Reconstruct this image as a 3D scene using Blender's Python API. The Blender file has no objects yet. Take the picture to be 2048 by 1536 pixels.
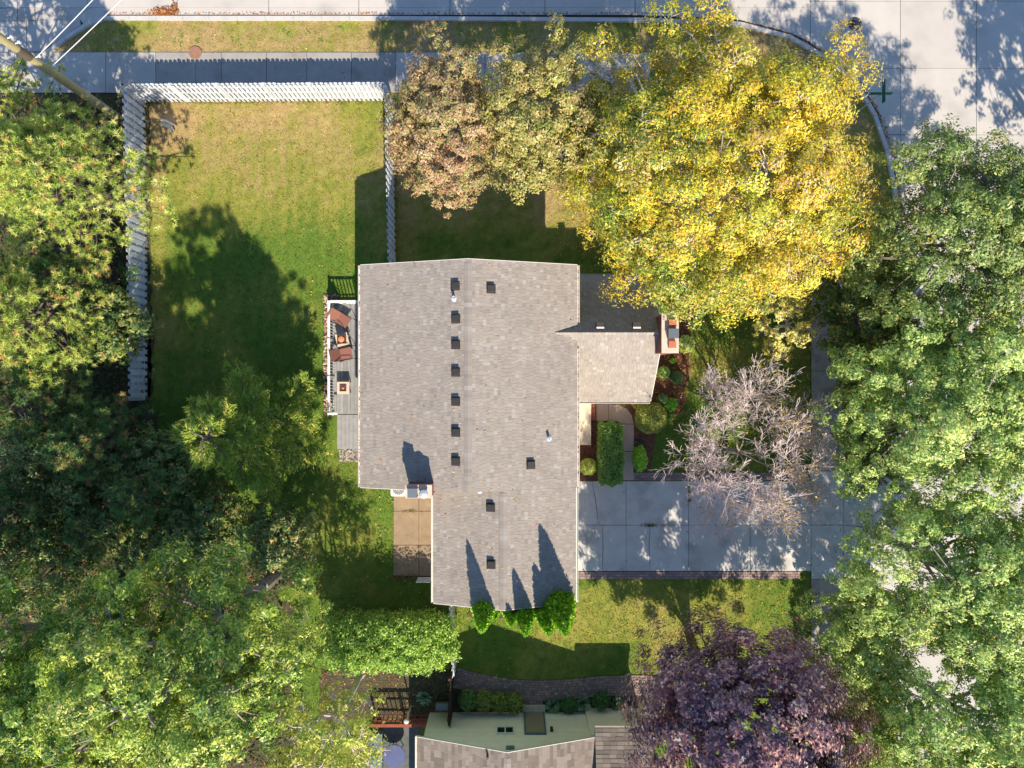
import bpy, math, random
import numpy as np
from mathutils import Vector, Matrix

random.seed(7)
RNG = np.random.default_rng(11)
SC = bpy.context.scene
COL = SC.collection

# ---------------------------------------------------------------- camera, sky, sun, exposure
CAM_H = 33.0
FPX = 1419.0
cam_d = bpy.data.cameras.new('camera'); cam = bpy.data.objects.new('camera', cam_d); COL.objects.link(cam)
cam.location = (0, 0, CAM_H); cam_d.sensor_fit = 'HORIZONTAL'; cam_d.angle = 2 * math.atan(1024 / FPX)
cam_d.clip_start = 0.5; cam_d.clip_end = 2000
SC.camera = cam
SUN_D = Vector((-0.25, 1.04, -1.0))
W = bpy.data.worlds.new('World'); SC.world = W; W.use_nodes = True
wn = W.node_tree; sky = wn.nodes.new('ShaderNodeTexSky'); sky.sky_type = 'NISHITA'; sky.sun_disc = False
sky.sun_elevation = math.radians(43.1); sky.sun_rotation = math.radians(166.5)
wn.links.new(sky.outputs[0], wn.nodes['Background'].inputs[0]); wn.nodes['Background'].inputs[1].default_value = 0.135
sky.ozone_density = 5.0; sky.dust_density = 0.2; sky.air_density = 1.0
sl = bpy.data.lights.new('sun', 'SUN'); sun = bpy.data.objects.new('sun', sl); COL.objects.link(sun)
sl.energy = 5.0; sl.angle = math.radians(0.5); sl.color = (1.0, 0.88, 0.71)
sun.rotation_euler = SUN_D.to_track_quat('-Z', 'Y').to_euler(); sun.location = (0, 0, 60)
SC.view_settings.view_transform = 'Standard'; SC.view_settings.look = 'None'
SC.view_settings.gamma = 1; SC.view_settings.exposure = 0.53; SC.view_settings.use_curve_mapping = False
SC.render.engine = 'CYCLES'
SC.cycles.max_bounces = 7; SC.cycles.diffuse_bounces = 4; SC.cycles.glossy_bounces = 2
SC.cycles.transmission_bounces = 4; SC.cycles.use_denoising = True
SC.cycles.caustics_reflective = False; SC.cycles.caustics_refractive = False

# ---------------------------------------------------------------- helpers
def P(px, py, h=0.0):
    k = (CAM_H - h) / FPX
    return ((px - 1024) * k, (768 - py) * k, h)

def lin(c):
    c = np.asarray(c, float) / 255.0
    return np.where(c <= 0.04045, c / 12.92, ((c + 0.055) / 1.055) ** 2.4)

WORLD = {}
def put(o, parent=None, loc=(0, 0, 0)):
    """link o; loc is a world position; every non-copied parent is unrotated"""
    COL.objects.link(o)
    l = Vector(loc); WORLD[o.name] = l.copy()
    if parent is not None:
        o.parent = parent; l = l - WORLD[parent.name]
    o.location = l
    return o

def props(o, label=None, cat=None, group=None, kind=None):
    if label: o['label'] = label
    if cat: o['category'] = cat
    if group: o['group'] = group
    if kind: o['kind'] = kind
    return o

def thing(name, label, cat, loc=(0, 0, 0), group=None):
    o = bpy.data.objects.new(name, None); o.empty_display_size = 0.2
    put(o, None, loc)
    return props(o, label, cat, group)

class MB:
    def __init__(s): s.v = []; s.f = []; s.c = []; s.cur = (1, 1, 1)
    def add(s, vs, fs, col=None):
        n = len(s.v); s.v += [tuple(q) for q in vs]
        col = s.cur if col is None else col
        for f in fs: s.f.append(tuple(i + n for i in f)); s.c.append(col)
        return s
    def box(s, x0, x1, y0, y1, z0, z1, col=None):
        vs = [(x0,y0,z0),(x1,y0,z0),(x1,y1,z0),(x0,y1,z0),(x0,y0,z1),(x1,y0,z1),(x1,y1,z1),(x0,y1,z1)]
        return s.add(vs, [(3,2,1,0),(4,5,6,7),(0,1,5,4),(1,2,6,5),(2,3,7,6),(3,0,4,7)], col)
    def rbox(s, c, half, ang=0, col=None, z=None):
        ca, sa = math.cos(ang), math.sin(ang); vs = []
        for dz in (-1, 1):
            for dx, dy in ((-1,-1),(1,-1),(1,1),(-1,1)):
                x, y = dx*half[0], dy*half[1]
                vs.append((c[0]+x*ca-y*sa, c[1]+x*sa+y*ca, c[2]+dz*half[2]))
        return s.add(vs, [(3,2,1,0),(4,5,6,7),(0,1,5,4),(1,2,6,5),(2,3,7,6),(3,0,4,7)], col)
    def prism(s, pts, z0, z1, col=None):
        a = sum(pts[i][0]*pts[(i+1)%len(pts)][1]-pts[(i+1)%len(pts)][0]*pts[i][1] for i in range(len(pts)))
        if a < 0: pts = pts[::-1]
        n = len(pts)
        vs = [(p[0],p[1],z0) for p in pts] + [(p[0],p[1],z1) for p in pts]
        fs = [tuple(range(n-1,-1,-1)), tuple(range(n,2*n))] + [(i,(i+1)%n,n+(i+1)%n,n+i) for i in range(n)]
        return s.add(vs, fs, col)
    def tube(s, pts, rad, k=6, col=None, cap=True):
        pts = [Vector(p) for p in pts]; rings = []; vs = []
        for i, p in enumerate(pts):
            d = (pts[min(i+1,len(pts)-1)] - pts[max(i-1,0)])
            if d.length < 1e-6: d = Vector((0,0,1))
            d.normalize(); a = d.orthogonal().normalized(); b = d.cross(a)
            r = rad[i] if hasattr(rad,'__len__') else rad
            for j in range(k):
                t = 2*math.pi*j/k; vs.append(p + (a*math.cos(t)+b*math.sin(t))*r)
        fs = [(i*k+j, i*k+(j+1)%k, (i+1)*k+(j+1)%k, (i+1)*k+j) for i in range(len(pts)-1) for j in range(k)]
        if cap: fs += [tuple(range(k-1,-1,-1)), tuple(range((len(pts)-1)*k, len(pts)*k))]
        return s.add(vs, fs, col)
    def lathe(s, c, prof, k=20, col=None, cap=True):
        vs = []; n = len(prof)
        for r, z in prof:
            for j in range(k):
                t = 2*math.pi*j/k; vs.append((c[0]+r*math.cos(t), c[1]+r*math.sin(t), c[2]+z))
        fs = [(i*k+j, i*k+(j+1)%k, (i+1)*k+(j+1)%k, (i+1)*k+j) for i in range(n-1) for j in range(k)]
        if cap: fs += [tuple(range(k-1,-1,-1)), tuple(range((n-1)*k, n*k))]
        return s.add(vs, fs, col)
    def mesh(s, name, mat, tint=False):
        me = bpy.data.meshes.new(name); me.from_pydata(s.v, [], s.f); me.materials.append(mat)
        if tint:
            a = me.attributes.new('tint', 'FLOAT_COLOR', 'FACE')
            a.data.foreach_set('color', np.array([list(c)+[1.0] for c in s.c], np.float32).ravel())
        me.update(); return me
    def build(s, name, mat, parent=None, tint=False, loc=None, **kw):
        me = s.mesh(name, mat, tint)
        o = bpy.data.objects.new(name, me)
        if loc is not None:
            me.transform(Matrix.Translation(-Vector(loc)))
        put(o, parent, loc if loc is not None else (0, 0, 0))
        return props(o, **kw)

def inst(name, me, parent, loc=(0,0,0), rot=None):
    o = bpy.data.objects.new(name, me); put(o, parent, loc)
    if rot is not None: o.rotation_euler = rot
    return o

def np_mesh(name, V, k, tint, mat, parent=None, extra=None):
    """V: (n*k,3) loose faces with k corners each, tint (n,3); extra = (verts, faces, tint) of a core"""
    n = len(V)//k
    vv = V.astype(np.float32); idx = np.arange(n*k, dtype=np.int32); starts = np.arange(0, n*k, k, dtype=np.int32)
    tt = np.concatenate([tint, np.ones((n,1))], 1).astype(np.float32)
    if extra is not None:
        ev, ef, et = extra
        base = len(vv); vv = np.concatenate([vv, np.asarray(ev, np.float32)])
        ef = np.asarray(ef, np.int32); m = ef.shape[1]
        starts = np.concatenate([starts, len(idx)+np.arange(0, len(ef)*m, m, dtype=np.int32)])
        idx = np.concatenate([idx, (ef+base).ravel()])
        tt = np.concatenate([tt, np.concatenate([np.asarray(et), np.ones((len(ef),1))],1).astype(np.float32)])
    me = bpy.data.meshes.new(name)
    me.vertices.add(len(vv)); me.vertices.foreach_set('co', vv.ravel())
    me.loops.add(len(idx)); me.loops.foreach_set('vertex_index', idx)
    me.polygons.add(len(starts)); me.polygons.foreach_set('loop_start', starts)
    me.materials.append(mat); me.update(calc_edges=True)
    a = me.attributes.new('tint', 'FLOAT_COLOR', 'FACE'); a.data.foreach_set('color', tt.ravel())
    o = bpy.data.objects.new(name, me); put(o, parent)
    return o

# ---------------------------------------------------------------- materials
def mat(name, rgb=None, rough=0.8, tint=False, noise=0.0, nscale=8.0, fine=0.0, fscale=120.0, bump=0.0, bscale=60.0,
        metallic=0.0, translucent=0.0, objrand=0.0, rgb2=None, stain=0.0, stain_rgb=(60,55,50), stain_scale=0.6, spec=0.5, boost=1.0):
    m = bpy.data.materials.new(name); m.use_nodes = True; nt = m.node_tree; N = nt.nodes; L = nt.links
    b = N['Principled BSDF']; out = N['Material Output']
    b.inputs['Roughness'].default_value = rough; b.inputs['Metallic'].default_value = metallic
    b.inputs['Specular IOR Level'].default_value = spec
    geo = N.new('ShaderNodeNewGeometry')
    if tint:
        a = N.new('ShaderNodeAttribute'); a.attribute_name = 'tint'; col = a.outputs['Color']
    else:
        r = N.new('ShaderNodeRGB'); r.outputs[0].default_value = (*lin(rgb), 1); col = r.outputs[0]
    def noise_node(sc, det=4):
        n = N.new('ShaderNodeTexNoise'); n.inputs['Scale'].default_value = sc; n.inputs['Detail'].default_value = det
        L.new(geo.outputs['Position'], n.inputs['Vector']); return n
    if rgb2 is not None:
        n = noise_node(nscale, 5); cr = N.new('ShaderNodeValToRGB'); cr.color_ramp.elements[0].position = .38; cr.color_ramp.elements[1].position = .62
        L.new(n.outputs[0], cr.inputs[0]); mx = N.new('ShaderNodeMix'); mx.data_type = 'RGBA'
        L.new(cr.outputs[0], mx.inputs[0]); L.new(col, mx.inputs[6]); mx.inputs[7].default_value = (*lin(rgb2), 1); col = mx.outputs[2]
    def vary(col, fac_out, amt):
        mr = N.new('ShaderNodeMapRange'); mr.inputs['From Min'].default_value = .25; mr.inputs['From Max'].default_value = .75
        mr.inputs['To Min'].default_value = 1-amt; mr.inputs['To Max'].default_value = 1+amt; L.new(fac_out, mr.inputs[0])
        mx = N.new('ShaderNodeVectorMath'); mx.operation = 'SCALE'; L.new(col, mx.inputs[0]); L.new(mr.outputs[0], mx.inputs['Scale'])
        return mx.outputs[0]
    if noise: col = vary(col, noise_node(nscale).outputs[0], noise)
    if fine: col = vary(col, noise_node(fscale, 2).outputs[0], fine)
    if objrand:
        oi = N.new('ShaderNodeObjectInfo'); mr = N.new('ShaderNodeMapRange')
        mr.inputs['To Min'].default_value = 1-objrand; mr.inputs['To Max'].default_value = 1+objrand; L.new(oi.outputs['Random'], mr.inputs[0])
        mx = N.new('ShaderNodeVectorMath'); mx.operation = 'SCALE'; L.new(col, mx.inputs[0]); L.new(mr.outputs[0], mx.inputs['Scale']); col = mx.outputs[0]
    if stain:
        n = noise_node(stain_scale, 6); cr = N.new('ShaderNodeValToRGB'); cr.color_ramp.elements[0].position = .52; cr.color_ramp.elements[1].position = .75
        cr.color_ramp.elements[1].color = (stain, stain, stain, 1)
        L.new(n.outputs[0], cr.inputs[0]); mx = N.new('ShaderNodeMix'); mx.data_type = 'RGBA'
        L.new(cr.outputs[0], mx.inputs[0]); L.new(col, mx.inputs[6]); mx.inputs[7].default_value = (*lin(stain_rgb), 1); col = mx.outputs[2]
    L.new(col, b.inputs['Base Color'])
    if bump:
        n = noise_node(bscale, 3); bm = N.new('ShaderNodeBump'); bm.inputs['Strength'].default_value = bump; bm.inputs['Distance'].default_value = 0.03
        L.new(n.outputs[0], bm.inputs['Height']); L.new(bm.outputs[0], b.inputs['Normal'])
    if translucent:
        t = N.new('ShaderNodeBsdfTranslucent'); mx = N.new('ShaderNodeMixShader'); mx.inputs[0].default_value = translucent
        L.new(col, t.inputs['Color']); L.new(b.outputs[0], mx.inputs[1]); L.new(t.outputs[0], mx.inputs[2]); L.new(mx.outputs[0], out.inputs['Surface'])
    return m

M = dict(
    lawn   = mat('lawn', tint=True, rough=.95, noise=.22, nscale=3.0, fine=.35, fscale=60, bump=.9, bscale=45, spec=.1),
    blade  = mat('grass_blade', tint=True, rough=.75, translucent=.25, spec=.2),
    leaf   = mat('leaf', tint=True, rough=.42, translucent=.27, spec=.45),
    opaqueleaf = mat('opaque_leaf', tint=True, rough=.45, translucent=.10, spec=.4),
    needle = mat('needle', tint=True, rough=.6, translucent=.2, spec=.25),
    litter = mat('litter', tint=True, rough=.9, spec=.1),
    bark   = mat('bark', (112,100,88), rough=.95, noise=.3, nscale=9, bump=.8, bscale=25),
    twig   = mat('pale_twig', (214,198,196), rough=.9, noise=.2, nscale=6),
    greybark = mat('grey_bark', (150,140,130), rough=.95, noise=.3, nscale=9, bump=.6, bscale=25),
    concrete = mat('street_concrete', (190,184,176), rough=.9, noise=.05, nscale=1.3, fine=.07, fscale=70, objrand=.05, stain=.45, stain_rgb=(138,134,130), stain_scale=.5, bump=.1),
    walk   = mat('walk_concrete', (186,181,174), rough=.9, noise=.08, nscale=1.5, fine=.08, fscale=70, objrand=.10, stain=.5, stain_rgb=(130,118,104), stain_scale=.9, bump=.1),
    drive  = mat('drive_concrete', (198,196,192), rough=.9, noise=.12, nscale=1.6, fine=.12, fscale=60, objrand=.05, stain=.6, stain_rgb=(128,124,118), stain_scale=.9, bump=.15),
    tanslab = mat('tan_concrete', (152,132,108), rough=.92, noise=.15, nscale=2.2, fine=.15, fscale=50, objrand=.06, stain=.5, stain_rgb=(120,95,68), stain_scale=1.6, bump=.2),
    joint  = mat('joint_dirt', (62,54,46), rough=1, noise=.3, nscale=5),
    curb   = mat('curb_concrete', (192,190,186), rough=.9, noise=.1, nscale=2, fine=.1, bump=.1),
    brick  = mat('paver_brick', tint=True, rough=.9, noise=.12, nscale=6, fine=.15, bump=.2),
    mulch  = mat('mulch', (128,84,66), rough=1, rgb2=(92,62,48), nscale=9, fine=.5, fscale=35, bump=1, bscale=30),
    soil   = mat('soil', (88,80,60), rough=1, rgb2=(66,64,46), nscale=4, fine=.4, fscale=40, bump=.8, bscale=30),
    stone  = mat('stone', tint=True, rough=.9, noise=.2, nscale=20),
    shingle = mat('asphalt_shingle', tint=True, rough=.95, noise=.07, nscale=.9, fine=.16, fscale=110, bump=.25, bscale=130, spec=.2),
    roofbase = mat('roof_felt', (78,72,68), rough=1),
    white  = mat('white_paint', (228,228,224), rough=.5, noise=.05, nscale=3),
    picket = mat('white_picket', (200,205,212), rough=.6, noise=.12, nscale=2.5, objrand=.10),
    trim   = mat('trim_white', (224,218,208), rough=.55, noise=.05),
    cream  = mat('cream_siding', (246,234,220), rough=.7, noise=.05, nscale=3, objrand=.04),
    hbrick = mat('red_brick', tint=True, rough=.9, noise=.15, nscale=12, fine=.2, bump=.2),
    mortar = mat('mortar', (170,155,140), rough=1),
    cap    = mat('chimney_crown', (205,190,172), rough=.95, noise=.12, nscale=5, bump=.2),
    black  = mat('vent_black', (58,54,52), rough=.6, noise=.15, nscale=8),
    metal  = mat('grey_metal', (112,122,130), rough=.45, metallic=.4),
    galv   = mat('pale_metal', (205,208,212), rough=.4, metallic=.3),
    clay   = mat('clay_flue', (188,112,84), rough=.9, noise=.15, nscale=9),
    glass  = mat('window_glass', (24,32,38), rough=.08, spec=.8),
    deckw  = mat('deck_board', (146,146,146), rough=.8, noise=.15, nscale=4, fine=.1, objrand=.12),
    sling  = mat('brown_sling', (142,96,84), rough=.8, fine=.2, fscale=90, noise=.06),
    dark   = mat('dark_frame', (44,36,34), rough=.5),
    tabletop = mat('pale_table_top', (206,190,172), rough=.6, noise=.08),
    copper = mat('copper_bowl', (205,138,96), rough=.5, noise=.15, nscale=12),
    brown  = mat('brown_box', (98,58,46), rough=.7, noise=.2, nscale=12),
    cedar  = mat('red_cedar', (142,74,54), rough=.85, noise=.2, nscale=6, objrand=.1),
    darkwood = mat('dark_wood', (74,50,40), rough=.9, noise=.25, nscale=6, objrand=.1),
    pole   = mat('pole_wood', (170,158,118), rough=.9, noise=.15, nscale=6, bump=.4, bscale=20),
    wire   = mat('pale_cable', (205,205,205), rough=.6),
    rust   = mat('rusty_iron', (150,112,92), rough=.85, noise=.15, nscale=12),
    iron   = mat('dark_iron', (46,56,74), rough=.7, noise=.15, nscale=12),
    green  = mat('sign_green', (12,104,84), rough=.4),
    blue   = mat('blue_cover', (66,78,122), rough=.6, noise=.12, nscale=4),
    slate  = mat('slate_paint', (96,116,128), rough=.7, noise=.1),
    patio  = mat('dark_patio', (96,100,100), rough=.95, noise=.25, nscale=4, fine=.2),
)

# ---------------------------------------------------------------- lawn colour field
def vnoise(x, y, s, seed):
    g = np.random.default_rng(seed).random((257, 257))
    X = np.asarray(x)*s + 128.37; Y = np.asarray(y)*s + 128.71
    X = np.mod(X, 255); Y = np.mod(Y, 255)
    i = np.floor(X).astype(int); j = np.floor(Y).astype(int); u = X-i; v = Y-j
    u = u*u*(3-2*u); v = v*v*(3-2*v)
    return (g[i,j]*(1-u)+g[i+1,j]*u)*(1-v)+(g[i,j+1]*(1-u)+g[i+1,j+1]*u)*v

GREEN = lin((106,134,54)); OLIVE = lin((156,156,74)); STRAW = lin((186,162,112))
def bump2(x, y, cx, cy, r):
    return np.exp(-((x-cx)**2+(y-cy)**2)/(r*r))
def dryness(x, y):
    x = np.asarray(x, float); y = np.asarray(y, float)
    d = 0.42 + 0.55*(vnoise(x,y,.35,1)-.5) + .45*(vnoise(x,y,1.1,2)-.5) + .34*(vnoise(x,y,3.7,3)-.5) + .30*(vnoise(x,y,8.3,4)-.5)
    d = d + np.clip((y-7.5)/8, -.3, .25)                        # north end drier
    d = d + .32*np.exp(-np.abs(y-15.8)/1.0)                     # verge by the kerb
    d = d - .30*bump2(x,y,-9.0,7.0,2.8) - .25*bump2(x,y,-9,2,3)
    d = d + .45*bump2(x,y,-15.8,12.2,1.1) + .35*bump2(x,y,-11,13.0,2.2)*0.6
    d = d + .40*bump2(x,y,-2.2,9.5,2.0) + .45*bump2(x,y,4.0,9.0,2.2)
    d = d + .30*bump2(x,y,6.0,-10,3.5) + .35*bump2(x,y,-2.5,-10.5,1.0)
    d = d + .25*bump2(x,y,8.0,3.0,1.2)
    d = d - .25*bump2(x,y,7.5,-2.2,2.5)
    d = d + .45*np.exp(-np.abs(x+16.4)/.45)*(y>-1)*(y<13.4) + .35*np.exp(-np.abs(x+4.9)/.5)*(y>4.5)*(y<13.3)
    d = d + .07*np.sin(x*2*math.pi/.62+2.2*vnoise(x,y,.25,12)*2)*(x > -16.5)*(x < -5.7)*(y > -3)
    return np.clip(d, 0, 1)
def lawn_rgb(x, y):
    d = dryness(x, y)[..., None]; far = ((np.abs(x) > 28.5)|(np.abs(y) > 24.5))[..., None]; d = np.where(far, .45, d)
    return np.where(d < .5, GREEN+(OLIVE-GREEN)*(d*2), OLIVE+(STRAW-OLIVE)*(d*2-1))

fx = np.concatenate([[-600,-250,-120,-60,-36], np.arange(-28, 28.01, .28), [36,60,120,250,600]])
fy = np.concatenate([[-600,-250,-120,-60,-32], np.arange(-24, 24.01, .28), [32,60,120,250,600]])
gx, gy = np.meshgrid(fx, fy, indexing='ij')
inner = (np.abs(gx) < 28.5) & (np.abs(gy) < 24.5)
gz = np.where(inner, (vnoise(gx,gy,.9,5)-.5)*.03 + (vnoise(gx,gy,2.9,6)-.5)*.015 - .02, -.02)
nx, ny = gx.shape
ii = np.arange(nx*ny).reshape(nx, ny)
gf = np.stack([ii[:-1,:-1], ii[1:,:-1], ii[1:,1:], ii[:-1,1:]], -1).reshape(-1, 4)
cxm = (gx[:-1,:-1]+gx[1:,1:])/2; cym = (gy[:-1,:-1]+gy[1:,1:])/2
gt = lawn_rgb(gx.ravel(), gy.ravel())*.85
gme = bpy.data.meshes.new('lawn'); gv = np.stack([gx,gy,gz],-1).reshape(-1,3).astype(np.float32)
gme.vertices.add(len(gv)); gme.vertices.foreach_set('co', gv.ravel())
gme.loops.add(gf.size); gme.loops.foreach_set('vertex_index', gf.astype(np.int32).ravel())
gme.polygons.add(len(gf)); gme.polygons.foreach_set('loop_start', np.arange(0, gf.size, 4, dtype=np.int32))
gme.materials.append(M['lawn']); gme.update(calc_edges=True)
ga = gme.attributes.new('tint','FLOAT_COLOR','POINT'); ga.data.foreach_set('color', np.concatenate([gt,np.ones((len(gt),1))],1).astype(np.float32).ravel())
lawn = put(bpy.data.objects.new('lawn', gme)); props(lawn, kind='structure')
lawn.data.polygons.foreach_set('use_smooth', np.ones(len(gf), bool))

HARD = []      # (polygon in metres) where no grass grows
def hard(pts): HARD.append(np.array([(p[0], p[1]) for p in pts])); return pts
def G(pts): return [P(*q)[:2] for q in pts]
def wobble(pts, amp=.12, step=.35, seed=3):
    r = random.Random(seed); out = []
    for i in range(len(pts)):
        a = Vector(pts[i]); b = Vector(pts[(i+1)%len(pts)]); n = max(1, int((b-a).length/step))
        for k in range(n):
            q = a.lerp(b, k/n); out.append((q.x+r.uniform(-amp,amp), q.y+r.uniform(-amp,amp)))
    return out
def inside(poly, x, y):
    c = np.zeros(len(x), bool); n = len(poly)
    for i in range(n):
        x0,y0 = poly[i]; x1,y1 = poly[(i+1)%n]
        if y0 == y1: continue
        m = ((y0 > y) != (y1 > y)) & (x < (x1-x0)*(y-y0)/(y1-y0)+x0)
        c ^= m
    return c

# ---------------------------------------------------------------- beds, soil
def sheet(name, pts, z, m, kind='structure', wob=None, seed=3):
    if wob: pts = wobble(pts, wob, .3, seed)
    hard(pts)
    return MB().prism(pts, -.06, z, None).build(name, m, None, kind=kind)

sheet('planting_bed', G([(1300,556),(1372,560),(1385,640),(1380,720),(1370,790),(1362,830),(1318,826),(1305,790),(1290,600)]), .010, M['mulch'], wob=.10, seed=1)
sheet('planting_bed', G([(1150,800),(1198,800),(1250,835),(1246,960),(1150,962)]), .008, M['mulch'], wob=.02, seed=2)
sheet('planting_bed', G([(1250,800),(1312,800),(1318,830),(1300,945),(1266,945),(1266,850)]), .006, M['mulch'], wob=.04, seed=12)
sheet('leaf_covered_ground', G([(-400,420),(250,430),(288,480),(300,700),(300,820),(330,900),(380,1000),(360,1100),(585,1130),(575,1340),(600,1600),(-400,1600)]), .006, M['soil'], wob=.25, seed=4)
sheet('leaf_covered_ground', G([(-300,185),(282,190),(284,440),(-300,440)]), .005, M['soil'], wob=.06, seed=5)
sheet('leaf_covered_ground', G([(640,1340),(898,1340),(895,1440),(640,1440)]), .007, M['soil'], wob=.1, seed=6)
sheet('planting_bed', G([(906,1372),(960,1378),(1040,1392),(1043,1426),(890,1426)]), .008, M['soil'], wob=.03, seed=7)
sheet('planting_bed', G([(1086,1400),(1260,1385),(1300,1385),(1300,1426),(1086,1426)]), .008, M['soil'], wob=.03, seed=8)
sheet('planting_bed', G([(935,1205),(1150,1200),(1150,1232),(935,1235)]), .006, M['soil'], wob=.08, seed=9)
sheet('planting_bed', G([(1800,530),(1700,540),(1690,700),(1690,960),(1790,960)]), .006, M['soil'], wob=.25, seed=10)
sheet('soil_strip', G([(285,200),(300,200),(302,500),(304,800),(291,800)]), .006, M['soil'], wob=.08, seed=13)
sheet('bare_soil', G([(322,232),(340,228),(352,240),(350,256),(335,262),(322,255)]), .006, mat('dry_soil', (190,158,122), rough=1, noise=.2, nscale=5, fine=.3), wob=.05, seed=14)

# ---------------------------------------------------------------- streets, walks and slabs
def underlay(name, pts, z=.006): return sheet(name, pts, z, M['joint'])
def slabs(parent, polys, m, top=.030, gap=.011, name='slab'):
    for p in polys:
        c = Vector((sum(q[0] for q in p)/len(p), sum(q[1] for q in p)/len(p)))
        pts = []
        for q in p:
            d = Vector(q)-c; l = d.length
            pts.append(tuple(c + d*max(.2, (l-gap*1.4)/l)))
        MB().prism(pts, -.05, top+random.uniform(-.003,.003)).build(name, m, parent)
def grid(xs, ys):
    out = []
    for i in range(len(xs)-1):
        for j in range(len(ys)-1):
            out.append(G([(xs[i],ys[j]),(xs[i+1],ys[j]),(xs[i+1],ys[j+1]),(xs[i],ys[j+1])]))
    return out

# curb line: along the north street, round the corner, down the east street
curb_px = [(208,34),(420,34),(700,34),(1000,36),(1300,38),(1480,46),(1580,72),(1660,118),(1718,172),(1752,230),(1776,300),(1790,370),(1797,450),(1799,560),(1800,935)]
street = underlay('street', G([(-300,-400),(2700,-400),(2700,2000),(1800,2000)] + curb_px[::-1] + [(208,34),(90,106),(-300,106)]), .006)
# north street slabs
sx = [-280,-90,36,175,355,538,718,900,1090,1270,1450,1620]
slabs(street, grid(sx, [-400,-250,-110,16]), M['concrete'])
slabs(street, grid([212,355,538,718,900,1090,1270], [16,30]), M['concrete'])
slabs(street, [G([(1270,16),(1450,16),(1450,36),(1300,32),(1270,30)]), G([(1450,16),(1620,16),(1620,84),(1580,66),(1480,40),(1450,36)])], M['concrete'])
# apron at the north-west corner
slabs(street, [G([(36,16),(175,16),(160,38),(36,42)]), G([(-100,22),(36,16),(36,42),(-100,46)]), G([(175,16),(214,16),(214,36),(170,52),(158,38)]),
               G([(-100,46),(54,42),(54,104),(-100,104)]), G([(54,42),(160,38),(163,50),(84,104),(54,104)])], M['walk'])
# east street slabs with the curved edge
slabs(street, grid([1800,1952,2110,2270,2500], [-400,-250,-130,3,137,270,428,590,750,910,1070,1230,1390,1550,1800]), M['concrete'])
slabs(street, grid([1620,1690,1800], [-400,-250,-130,3]), M['concrete'])
slabs(street, [G([(1620,3),(1690,3),(1690,137),(1655,110),(1620,88)]), G([(1690,3),(1800,3),(1800,137),(1690,137)]),
               G([(1690,137),(1800,137),(1800,270),(1769,270),(1755,225),(1722,170)]), G([(1769,270),(1800,270),(1800,428),(1797,428),(1790,345)])], M['concrete'])
# curbs as pieces
curb = props(put(bpy.data.objects.new('curb', None)), kind='structure')
def strip_piece(a, b, na, nb, w0, w1):
    return [tuple(a+na*w0), tuple(b+nb*w0), tuple(b+nb*w1), tuple(a+na*w1)]
def resample(pts, step):
    pts = [Vector(p) for p in pts]; out = [pts[0]]
    for a, b in zip(pts[:-1], pts[1:]):
        n = max(1, round((b-a).length/step))
        out += [a.lerp(b, k/n) for k in range(1, n+1)]
    return out
def normals(pts):
    res = []
    for i in range(len(pts)):
        d = (pts[min(i+1,len(pts)-1)]-pts[max(i-1,0)]).normalized(); res.append(Vector((-d.y, d.x)))
    return res
def curb_run(px, w=.17, step=1.4):
    pts = resample(G(px), step); nn = normals(pts)
    for i in range(len(pts)-1):
        d = (pts[i+1]-pts[i]).normalized()*.006
        q = strip_piece(pts[i]+d, pts[i+1]-d, nn[i], nn[i+1], 0, -w)
        hard(q); MB().prism(q, -.05, .12).build('curb_stone', M['curb'], curb)
curb_run(curb_px); curb_run([(90,106),(130,76),(170,50),(208,34)]); curb_run([(1800,1190),(1801,1400),(1802,1800)])

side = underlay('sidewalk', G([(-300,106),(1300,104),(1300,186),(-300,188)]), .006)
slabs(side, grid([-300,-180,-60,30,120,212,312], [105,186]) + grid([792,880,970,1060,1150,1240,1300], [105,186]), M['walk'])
slabs(side, grid([312,392,443,533,614,703,792], [105,186]), mat('darker_walk_concrete', (158,154,148), rough=.92, noise=.1, nscale=2, fine=.12, objrand=.05, stain=.5, stain_rgb=(120,112,102), stain_scale=1.2))  # darker concrete for the middle slabs along the north fence
side2 = underlay('sidewalk', G([(1622,470),(1686,470),(1686,1800),(1622,1800)]), .006)
slabs(side2, grid([1622,1686], [942,1050,1158]), M['drive'])
slabs(side2, grid([1622,1686], [470,540,605,670,742,806,870,942]) + grid([1622,1686], [1158,1205,1270,1335,1400,1465,1530,1600,1700,1800]), mat('verge_walk_concrete', (164,154,142), rough=.95, noise=.16, nscale=2.2, fine=.14, objrand=.08, stain=.6, stain_rgb=(96,84,72), stain_scale=1.4))

drive = underlay('driveway', G([(1120,962),(1622,962),(1622,1142),(1120,1142)]), .006)
slabs(drive, [G([(1120,962),(1184,962),(1191,1000),(1196,1040),(1199,1050),(1120,1050)]), G([(1184,962),(1252,962),(1252,1050),(1199,1050),(1196,1040),(1191,1000)]),
              G([(1252,962),(1377,962),(1377,1050),(1252,1050)]), G([(1377,962),(1500,962),(1500,1050),(1377,1050)]), G([(1500,962),(1622,962),(1622,1050),(1500,1050)]),
              G([(1120,1050),(1205,1050),(1206,1095),(1204,1142),(1120,1142)]), G([(1205,1050),(1252,1050),(1252,1142),(1204,1142),(1206,1095)]),
              G([(1252,1050),(1300,1050),(1298,1090),(1300,1142),(1252,1142)]), G([(1300,1050),(1377,1050),(1377,1142),(1300,1142),(1298,1090)]),
              G([(1377,1050),(1500,1050),(1500,1142),(1377,1142)]), G([(1500,1050),(1622,1050),(1622,1142),(1500,1142)])], M['drive'])
apron = underlay('driveway_apron', G([(1686,955),(1800,935),(1800,1190),(1686,1150)]), .006)
slabs(apron, [G([(1686,955),(1800,935),(1800,1060),(1686,1050)]), G([(1686,1050),(1800,1060),(1800,1190),(1686,1150)])], M['drive'])

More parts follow.
